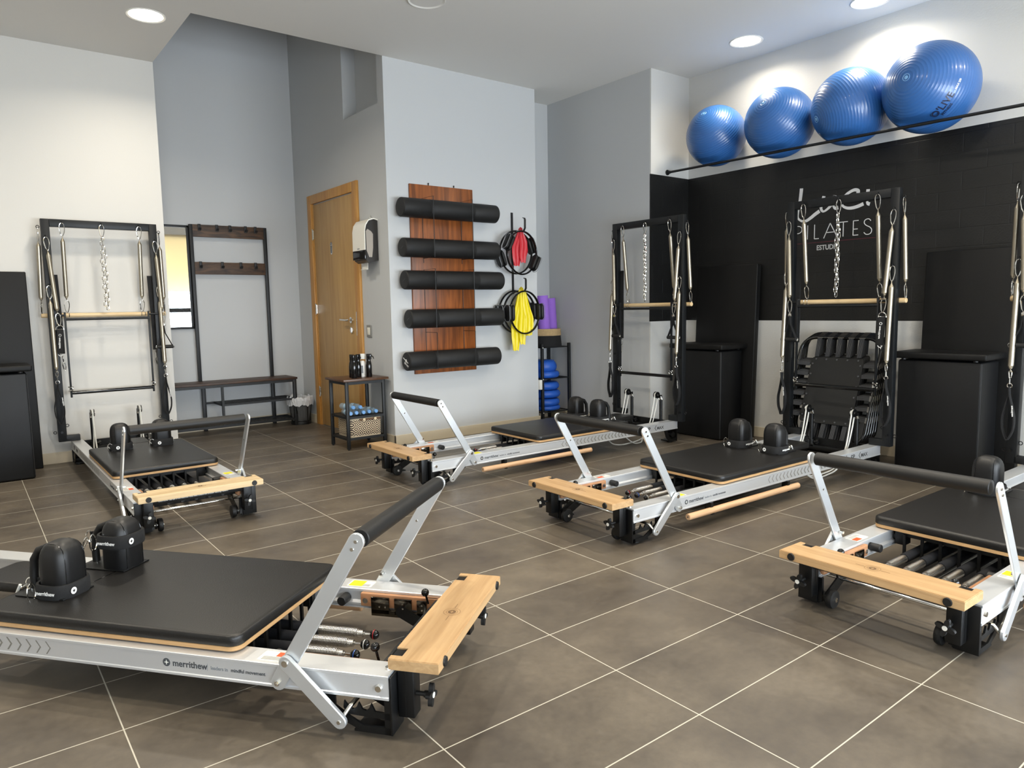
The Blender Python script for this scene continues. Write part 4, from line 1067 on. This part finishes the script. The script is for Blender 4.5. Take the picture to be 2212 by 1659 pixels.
# hook rail with rings and bands
t = thing('hook_rail', 'narrow black vertical wall rail with two protruding hooks', 'hook rail', (3.884, YC, 1.25))
b = MB(); b.strip([(0, -.003, -.06), (0, -.003, .64)], .005, .022, (0, 1, 0)); b.ball((0, -.006, .0), .004, 8, rings=6); b.ball((0, -.006, .53), .004, 8, rings=6); obj('rail_bar', b, M_RACK, t)
for z in (1.712, 1.205):
    b = MB(); zz = z - 1.25; b.strip([(0, -.004, zz + .03), (-.001, -.006, zz), (-.003, -.09, zz - .002), (-.004, -.17, zz + .006), (-.004, -.187, zz + .03), (-.004, -.188, zz + .10), (-.004, -.182, zz + .112), (-.010, -.168, zz + .116)], .018, .005, (1, 0, 0)); obj('hook', b, M_RACK, t, 30)
def pilates_ring(cx, y, cz, ang, lab, rot=0., rx=.168):
    t = thing('pilates_ring', lab, 'pilates ring', (cx, y, cz), rot, 'black pilates rings on the hook rail')
    b = MB(); n = 48
    b.tube([(rx * cos(2 * PI * k / n), 0, .182 * sin(2 * PI * k / n)) for k in range(n)], .006, 8, closed=True, flat=(.0075, .0125), up=(0, 1, 0)); obj('ring', b, M_GLOSSBLK, t, 60)
    for s in (0, PI):
        a = ang + s; M_ = Matrix.Rotation(-a, 4, 'Y') @ Matrix.Translation((rx, 0, 0))
        b = MB(); b.ring_loft([[M_ @ Vector((x, y_ * 1.0, z_)) for y_, z_ in rrect(-.033 * k, .033 * k, -.07 * k, .07 * k, .028, 5)] for x, k in ((-.03, .86), (-.024, 1), (-.012, 1), (-.004, .8))])
        b.ring_loft([[M_ @ Vector((x, y_ * 1.0, z_)) for y_, z_ in rrect(-.033 * k, .033 * k, -.07 * k, .07 * k, .028, 5)] for x, k in ((.03, .86), (.024, 1), (.012, 1), (.004, .8))])
        pd = obj('hand_pad', b, M_RUBBER, t, 50)
        b = MB(); b.tube([M_ @ Vector((.0195 if 0 else .034, y_, z_)) for y_, z_ in rrect(-.034, .034, -.071, .071, .028, 5)], .0024, 6, closed=True); obj('pad_trim', b, mat('grey_trim', '#7d8083', .4), pd, 60)
pilates_ring(3.868, 4.835, 1.535, -.5, 'front black pilates ring of the upper pair by the red band', .06)
pilates_ring(3.874, 4.925, 1.545, .35, 'rear black pilates ring of the upper pair by the red band', -.05)
pilates_ring(3.893, 4.835, 1.028, .02, 'front black pilates ring of the lower set by the yellow band', .05)
pilates_ring(3.872, 4.885, 1.030, .03, 'middle black pilates ring of the lower set by the yellow band', -.02)
pilates_ring(3.866, 4.94, 1.034, .05, 'rear black pilates ring of the lower set by the yellow band', -.04)
def band(name, lab, m_, x, y, ztop, zbot, wmax, seed, zw, ncol=4):
    """elastic band folded over a hook: pleated sheet on both sides"""
    t = thing(name, lab, 'resistance band', (x, y, ztop)); rnd = random.Random(seed); b = MB()
    H = ztop - zbot
    for c in range(ncol):
        fr = (c + .5) / ncol - .5; h = H * (1 - [.0, .18, .1, .3, .24][c % 5]) * (1 if c != ncol // 2 - 1 else 1); sgn = -1 if c % 2 else 1
        rings = []; N = 14
        for k in range(N + 1):
            q = k / N; wd = wmax / ncol * 2.5 * (.28 + .72 * min(1, q / zw) ** .7) * (1 if q < .8 else 1 - .35 * (q - .8) / .2)
            cx = fr * wmax * (.25 + .75 * min(1, q / zw)) + .004 * sin(q * 9 + c * 2)
            row = []
            for s_ in range(9):
                u = s_ / 8 - .5
                row.append((cx + u * wd, -.010 * (1 + c * .4) * sgn * .6 + .006 * sin(u * 14 + c * 1.9 + q * 2.2) * (.4 + .6 * q), -h * q + .02 * min(1, q * 3) * (0 if k else 0) + .004 * sin(u * 9 + c) * q))
            rings.append(row)
        fr_ = [r + [(p[0], p[1] + .0016, p[2]) for p in r[::-1]] for r in rings]
        b.ring_loft(fr_)
    b.tube([(0, -.014, -.012), (0, -.010, .004), (0, 0, .009), (0, .010, .004), (0, .014, -.012)], .012, 8, flat=(.02, .005), up=(1, 0, 0))
    obj('folded_sheet', b, m_, t, 60)
band('resistance_band', 'red elastic band hanging from upper hook of the rail', mat('red_latex', '#bf2530', .45), 3.882, 4.868, 1.728, 1.425, .135, 3, .45)
band('resistance_band', 'yellow elastic band hanging from lower hook of the rail', mat('yellow_latex', '#e3cf12', .42), 3.880, 4.868, 1.222, .70, .178, 5, .6, 5)

# ------------------------------------------------------------------ alcove shelf with cushions, basket and purple rollers
t = thing('wire_shelf', 'narrow black metal shelf in the alcove holding blue cushions', 'shelf', (4.37, 5.12, 0))
b = MB()
for x in (-.165, .165):
    for y in (-.135, .155): b.box(x - .012, x + .012, y - .012, y + .012, 0, .735, .002)
for z in (.70, .41, .10):
    for y in (-.135, .155): b.cyl((-.16, y, z), (.16, y, z), .0045, 8)
    for x in (-.165, .165): b.cyl((x, -.13, z), (x, .15, z), .0045, 8)
    for k in range(7): b.cyl((-.16, -.09 + k * .034, z), (.16, -.09 + k * .034, z), .0025, 6)
obj('shelf_frame', b, M_RACK, t)
b = MB()
for z in (.70, .41, .10): b.ball((-.165, -.148, z), .005, 8, rings=6)
obj('shelf_screws', b, M_LABEL, t)
M_CUSH = mat('blue_cushion', '#1d55b4', .45, bump=(160, .6))
zs = [(.518, .062, .125), (.445, .032, .142), (.338, .037, .145), (.262, .036, .148), (.185, .034, .148), (.132, .022, .146)]
cn = ['topmost, puffiest blue air cushion on the alcove shelf', 'flat blue air cushion second from top on the alcove shelf', 'blue air cushion just below the middle shelf of alcove rack', 'blue air cushion second below the middle shelf', 'blue air cushion third below the middle shelf', 'lowest blue air cushion on the alcove shelf']
for k, (z, hh, r) in enumerate(zs):
    b = MB(); n = 10; prof = []
    for q in range(n + 1):
        a = -PI / 2 + PI * q / n
        prof.append((r - hh + hh * cos(a) if 0 < q < n else r * .55, hh * sin(a) * 1.0))
    prof = [(.004, prof[0][1] + .004)] + prof + [(.004, prof[-1][1] - .004)]
    b.lathe(prof, (0, 0, 0), (0, 0, 1), 36)
    for ri, nn in ((r * .6, 22), (r * .8, 30)):
        for q in range(nn): a = 2 * PI * q / nn; b.ball((ri * cos(a), ri * sin(a), hh * .97 if ri < r * .7 else hh * .9), .003, 6, rings=4)
    o = obj('air_cushion', b, M_CUSH, None, 50); o.location = (4.335 + .008 * (k % 2), 5.12, z); tag(o, cn[k], 'cushion', 'blue air cushions on the alcove shelf')
t = thing('round_basket', 'black round basket with woven straw rim on the alcove shelf', 'basket', (4.362, 5.118, .705))
b = MB(); b.lathe([(.0, 0), (.150, 0), (.152, .004), (.142, .105), (.138, .105), (.145, .008), (0, .006)], seg=36, cap0=False, cap1=False); obj('basket_body', b, mat('black_felt', '#0e0e10', .9), t, 40)
b = MB()
for k in range(5): b.tube([((.1405 - k * .001) * cos(a), (.1405 - k * .001) * sin(a), .108 + k * .0125) for a in [2 * PI * q / 36 for q in range(36)]], .0075, 8, closed=True)
obj('straw_rim', b, mat('straw', '#b39a72', .9, bump=(220, 1.), tint=(60, .25)), t)
M_PURP = mat('purple_foam', '#9064c6', .85, bump=(300, .5), tint=(120, .06))
for (x0, x1, zt, y, lb) in ((4.325, 4.300, 1.176, 5.08, 'taller purple foam roller leaning left in the straw rim basket'), (4.448, 4.425, 1.152, 5.12, 'shorter purple foam roller at right in the straw rim basket')):
    t = thing('purple_roller', lb, 'foam roller', (x0, y, .716), 0, 'purple foam rollers in the basket')
    d_ = Vector((x1 - x0, .01, zt - .716)); L_ = d_.length
    b = MB(); b.lathe([(.012, 0), (.054, 0), (.056, .004), (.056, L_ - .004), (.054, L_), (.014, L_), (.012, L_ - .05)], (0, 0, 0), d_, 32, True, True); obj('roller', b, M_PURP, t, 50)

# ------------------------------------------------------------------ wall logo, ball rail and balls
t = thing('wall_logo', 'white studio lettering painted on the black right wall', 'sign', (XR - .001, 2.7, 1.65))
ST = {'L': [(2.972, 1.915), (2.976, 1.87), (2.985, 1.80), (2.998, 1.738), (2.995, 1.70), (2.965, 1.676), (2.930, 1.673), (2.895, 1.690), (2.862, 1.712), (2.826, 1.733)],
 'u1': [(2.795, 1.836), (2.805, 1.795), (2.815, 1.753), (2.801, 1.728), (2.778, 1.733), (2.741, 1.762), (2.723, 1.795), (2.713, 1.831)],
 'u2': [(2.713, 1.829), (2.725, 1.785), (2.72, 1.753), (2.705, 1.739), (2.686, 1.742)],
 'c': [(2.546, 1.825), (2.547, 1.842), (2.576, 1.849), (2.625, 1.828), (2.655, 1.794), (2.656, 1.755), (2.629, 1.734), (2.593, 1.727), (2.55, 1.732), (2.505, 1.746)],
 'i': [(2.476, 1.841), (2.479, 1.795), (2.48, 1.761), (2.474, 1.744), (2.461, 1.739)]}
def stroke(mb, pts, w_, taper=False, th=.0012):
    P_ = catmull([(0, y, z) for y, z in pts], 6) if len(pts) > 2 and not taper is None else [Vector((0, y, z)) for y, z in pts]
    n = len(P_); Lft, Rgt = [], []
    for i in range(n):
        d_ = (P_[min(i + 1, n - 1)] - P_[max(i - 1, 0)]).normalized(); nn = Vector((0, -d_.z, d_.y))
        q = w_ * (1 if not taper else (.55 + .45 * abs(cos(PI * i / (n - 1)))) )
        Lft.append(P_[i] + nn * q / 2); Rgt.append(P_[i] - nn * q / 2)
    mb.ring_loft([[(-th, a.y, a.z), (-th, c.y, c.z), (0, c.y, c.z), (0, a.y, a.z)] for a, c in zip(Lft, Rgt)])
off_ = lambda pts: [(y - 2.7, z - 1.65) for y, z in pts]
b = MB()
for k, v in ST.items(): stroke(b, off_(v), {'L': .026, 'u1': .024, 'u2': .026, 'c': .024, 'i': .024}[k], True)
obj('script_lettering', b, mat('wall_white_letters', '#dcdcdc', .6), t, 0)
b = MB()
for v in ([(3.008, 1.535), (3.007, 1.638)], [(2.915, 1.639), (2.915, 1.536)], [(2.861, 1.639), (2.861, 1.535)], [(2.861, 1.5355), (2.826, 1.5355)], [(2.789, 1.533), (2.742, 1.638)], [(2.742, 1.638), (2.687, 1.535)], [(2.773, 1.573), (2.706, 1.573)],
          [(2.676, 1.636), (2.612, 1.636)], [(2.644, 1.636), (2.644, 1.534)], [(2.572, 1.636), (2.535, 1.636)], [(2.572, 1.638), (2.572, 1.534)], [(2.572, 1.536), (2.535, 1.536)], [(2.572, 1.578), (2.54, 1.578)]): stroke(b, off_(v), .0055, None)
stroke(b, off_([(3.008, 1.6385), (2.985, 1.6385), (2.966, 1.628), (2.961, 1.611), (2.967, 1.595), (2.985, 1.586), (3.008, 1.586)]), .0055)
stroke(b, off_([(2.450, 1.624), (2.460, 1.637), (2.477, 1.639), (2.492, 1.630), (2.494, 1.612), (2.480, 1.596), (2.458, 1.584), (2.443, 1.566), (2.446, 1.544), (2.462, 1.534), (2.482, 1.536), (2.496, 1.550)]), .0055)
obj('studio_name_lettering', b, MATS['wall_white_letters'], t, 0)
b = MB(); stroke(b, off_([(3.02, 1.508), (2.414, 1.508)]), .003, None); obj('underline', b, mat('dark_red_line', '#6a2636', .6), t, 0)
b = MB(); stroke_x = 0
b.text('ESTUDIO', .050, (-.0006, 2.842 - 2.7, 1.452 - 1.65), (0, -1, 0), (0, 0, 1), .0005, stretch=.86); obj('subtitle_lettering', b, mat('grey_letters', '#b9b9b9', .6), t, 0)
RAILD = (-0.122, -2.5652, -0.0521)
t = thing('ball_rail', 'long thin black rail fixed below the exercise balls', 'rail', (4.7770, YJ, 2.1652))
RD = Vector(RAILD); b = MB(); b.cyl(RD * 2.1, (0, 0, 0), .0095, 14); obj('rail_tube', b, M_RACK, t)
b = MB(); b.cyl((0, -.008, 0), (0, 0, 0), .022, 24); b.cyl((0, -.03, 0), (0, -.006, 0), .0135, 18); obj('wall_flange', b, M_RACK, t)
def m_ball():
    m = bpy.data.materials.new('ball_vinyl_blue'); m.use_nodes = True; nt = m.node_tree; L = nt.links.new; p = nt.nodes['Principled BSDF']
    p.inputs['Base Color'].default_value = srgb('#2c5f9f'); p.inputs['Roughness'].default_value = .38; p.inputs['Coat Weight'].default_value = .4; p.inputs['Coat Roughness'].default_value = .12
    return m
M_BALL = m_ball()
BALLS = [((4.823, 3.569, 2.379), .2286, (-.779, -.064, .624), 'smallest blue exercise ball, leftmost above the rail'), ((4.808, 3.011, 2.36), .2438, (-.898, -.018, .439), 'blue exercise ball second from left above the rail'),
         ((4.806, 2.488, 2.355), .2458, (-.774, .546, -.321), 'blue exercise ball third from left above the rail'), ((4.788, 1.988, 2.352), .2642, (-.99, .112, .091), 'largest blue exercise ball with dark lettering, rightmost')]
for k, (c, r, d_, lb) in enumerate(BALLS):
    t = thing('exercise_ball', lb, 'exercise ball', c, 0, 'blue exercise balls on the wall rail')
    b = MB(); prof = []; NR = 42
    for q in range(NR + 1):
        a = PI * q / NR; lift = .0006 if 0 < q < NR and (q < NR / 2 - 1 or q > NR / 2 + 1) else .0004
        for da, h in (((-.5, 0), (-.09, 0), (0, lift), (.09, 0)) if 0 < q < NR else ((0, 0),)):
            aa = a + da * PI / NR; prof.append(((r + h) * sin(aa), -(r + h) * cos(aa)))
    b.lathe(prof, (0, 0, 0), d_, 72, False, False)
    p0, rd, C_ = Vector((4.7770, YJ, 2.1652)), Vector(RAILD).normalized(), Vector(c)        # soft skin dented where the rail presses into it
    for v in b.bm.verts:
        P_ = v.co + C_; q = (P_ - p0).dot(rd); A_ = p0 + rd * q; w_ = P_ - A_
        sd = Vector((A_.x, A_.y, A_.z - 1.07)).normalized(); sd = (sd - rd * sd.dot(rd)).normalized(); up_ = rd.cross(sd)
        al, ac = w_.dot(sd), w_.dot(up_)
        if al < .012 and abs(ac) < .06:
            f_ = 1 if abs(ac) < .018 else (1 - (abs(ac) - .018) / .042) ** 1.5
            v.co += sd * (.012 - al) * f_
    obj('ball_skin', b, M_BALL, t, 50)
    dv = Vector(d_).normalized()
    b = MB()
    for e in (1, -1): b.lathe([(.011, 0), (.011, .002), (.006, .004), (.0, .0045)], dv * e * r * .992, dv * e, 14, False, False); b.tube([dv * e * r * .996 + (dv.orthogonal().normalized() * cos(a) + dv.cross(dv.orthogonal().normalized()) * sin(a)) * .02 for a in [2 * PI * q / 20 for q in range(20)]], .0018, 6, closed=True)
    obj('plug', b, mat('ball_plug', '#7fb0dc', .3), t)
    if k == 3:
        c0 = Vector((-.49, -.44, -.75)).normalized(); c1 = Vector((-.535, -.70, -.48)).normalized(); ex_ = (c1 - c0).normalized(); nrm = c0.lerp(c1, .4).normalized(); ey_ = (nrm.cross(ex_) * -1).normalized()
        if ey_.z < 0: ey_ = -ey_
        st_ = Vector((-.455, -.24, -.855)).normalized()
        def sph(x, y, z, o=st_, ex_=ex_, ey_=ey_, r=r):
            v_ = (o + ex_ * (x / r) + ey_ * (y / r)); return v_.normalized() * (r + .0006 + z)
        b = MB(); b.text("O'LIVE", .052, (0, 0, 0), (1, 0, 0), (0, 1, 0), .0006, fn=lambda x, y, z: sph(x + .03, y, z)); b.text('FITNESS', .020, (0, 0, 0), (1, 0, 0), (0, 1, 0), .0006, fn=lambda x, y, z: sph(x + .06, y - .024, z))
        obj('ball_lettering', b, mat('navy_print', '#101c3c', .4), t, 0)
        b = MB(); b.text('MAX 250', .018, (0, 0, 0), (1, 0, 0), (0, 1, 0), .0006, fn=lambda x, y, z: sph(x + .20, y + .004, z)); obj('small_lettering', b, M_WPRINT, t, 0)

# ------------------------------------------------------------------ reformer boxes, lids and leaning padded boards
M_BOXV = mat('box_vinyl', '#08090b', .5, 0, .35, bump=(200, .2))
M_BOARDV = mat('board_vinyl', '#080808', .55, 0, .3, bump=(200, .2))
def sit_box(o, rz, lab1, lab2, grp):
    t = thing('padded_box', lab1, 'padded box', o, rz, 'upright padded boxes'); b = MB()
    b.box(0, .265, -.235, .235, .004, .705, .012, seg=3); obj('box_body', b, M_BOXV, t, 50)
    b = MB(); b.tube([(.004, -.232, .02), (.004, -.232, .69)], .0016, 6); b.tube([(.004, .232, .02), (.004, .232, .69)], .0016, 6); obj('seam_piping', b, mat('seam_grey', '#2a2b2d', .5), t)
    t = thing('padded_mat', lab2, 'padded board', (o[0], o[1], .715), rz, 'padded boards lying on boxes'); b = MB()
    b.box(-.03, .30, -.265, .265, 0, .040, .010, seg=3); obj('cushion', b, M_BOARDV, t, 50)
    b = MB()
    for y in (-.2, .2):
        for x in (.0, .26): b.cyl((x, y, -.009), (x, y, .001), .014, 14)
    obj('rubber_feet', b, M_RUBBER, t)
def lean_board(x, y, rz, lab, tilt=.05):
    t = thing('leaning_board', lab, 'padded board', (x, y, 0), rz, 'tall padded boards leaning on walls'); b = MB()
    M_ = Matrix.Rotation(tilt, 4, 'Y'); b.box(0, .045, -.285, .285, 0, 1.38, .007, M=M_, seg=3); obj('board_pad', b, M_BOARDV, t, 50)
    b = MB(); b.box(.045, .055, -.28, .28, .01, 1.37, M=M_); obj('wooden_back', b, M_RACK, t)
sit_box((4.675, 3.62, 0), -.03, 'upright black padded box near the corner of right wall', 'black padded board on the box near the corner', '')
sit_box((4.675, 1.83, 0), 0, 'upright black padded box at far right near wall', 'black padded board on the box at far right', '')
sit_box((.105, 5.62, 0), PI / 2, 'upright black padded box at left edge of photo', 'black padded board on the box at left edge', '')
lean_board(4.925, 3.57, 0, 'tall black padded board behind box near the corner', .042)
lean_board(4.925, 1.765, 0, 'tall black padded board behind box at far right', .042)
lean_board(.125, 5.965, PI / 2, 'tall black padded board leaning on left wall at photo edge', .045)

# ------------------------------------------------------------------ stacked trampolines
M_NET = mat('tramp_mesh', '#141413', .7, bump=(700, .5))
M_STRP = bpy.data.materials.new('striped_elastic'); M_STRP.use_nodes = True; nt = M_STRP.node_tree; L = nt.links.new
M_STR1 = mat('strap_black', '#131414', .7); M_STR2 = mat('strap_line', '#4c4d50', .7); M_TAB = mat('grey_tab', '#57524a', .7)
tp = thing('trampoline_frame', 'x', 'trampoline', (0, 0, 0), 0, 'black trampoline boards leaning on right wall')
# local: y across, z up the frame, -x towards the room
b = MB(); out = [(0, y, z) for y, z in rrect(-.285, .285, .0, .745, .10, 7)]
b.tube(out, .013, 8, closed=True); obj('outer_frame', b, M_GLOSSBLK, tp, 60)
b = MB(); b.prism(rrect(-.185, .185, .13, .60, .02), (.002, 0, 0), (0, 1, 0), (0, 0, 1), (-1, 0, 0), .004); obj('mesh_bed', b, M_NET, tp, 30)
def strap_at(y0, z0, y1, z1, w_):
    d_ = Vector((0, y1 - y0, z1 - z0)).normalized(); s_ = Vector((0, -d_.z, d_.y)); a, c = Vector((-.004, y0, z0)), Vector((-.015, y1, z1))
    b = MB(); b.strip([a, c, c + Vector((.014, 0, 0)) + d_ * .016, c + Vector((.030, 0, 0))], w_, .003, s_); o = obj('elastic_strap', b, M_STR1, tp, 30)
    b = MB()
    for q in range(5):
        e = s_ * (w_ * (-.36 + .18 * q)); b.strip([a + e + Vector((-.002, 0, 0)), c + e + Vector((-.002, 0, 0))], w_ * .07, .001, s_)
    b.cyl(a - d_ * .02 + Vector((-.001, 0, 0)), a - d_ * .02 + Vector((-.004, 0, 0)), .006, 10)
    obj('stripes', b, M_STR2, o, 0)
    b = MB(); b.strip([c + Vector((-.002, 0, 0)) - d_ * .002, c + Vector((.012, 0, 0)) + d_ * .0175], w_ * 1.25, .002, s_); obj('tab', b, M_TAB, o, 0)
for k in range(5):
    y = -.15 + .075 * k; strap_at(y, .605, y, .74, .034); strap_at(y, .125, y, .005, .034)
for k in range(6):
    z = .18 + .074 * k; strap_at(.19, z, .28, z, .03); strap_at(-.19, z, -.28, z, .03)
b = MB()
for s in (1, -1): b.cyl((0, s * .24, .02), (.03, s * .24, -.10), .009, 10); b.box(.015, .045, s * .24 - .02, s * .24 + .02, -.115, -.095, .004)
b.cyl((0.02, -.24, -.06), (.02, .24, -.06), .008, 10)
obj('leg_stand', b, M_STEELBLK, tp, 30)
TL = ['front black trampoline board of the leaning stack', 'second black trampoline board of the leaning stack', 'third black trampoline board of the leaning stack', 'fourth black trampoline board of the leaning stack', 'rearmost black trampoline board of the leaning stack']
for k in range(5):
    o = tp if k == 0 else copy_tree(tp)
    o.location = (4.615 + .038 * k, 2.53, .118); o.rotation_euler = (0, .34 - .03 * k, 0)
    o['label'] = TL[k]
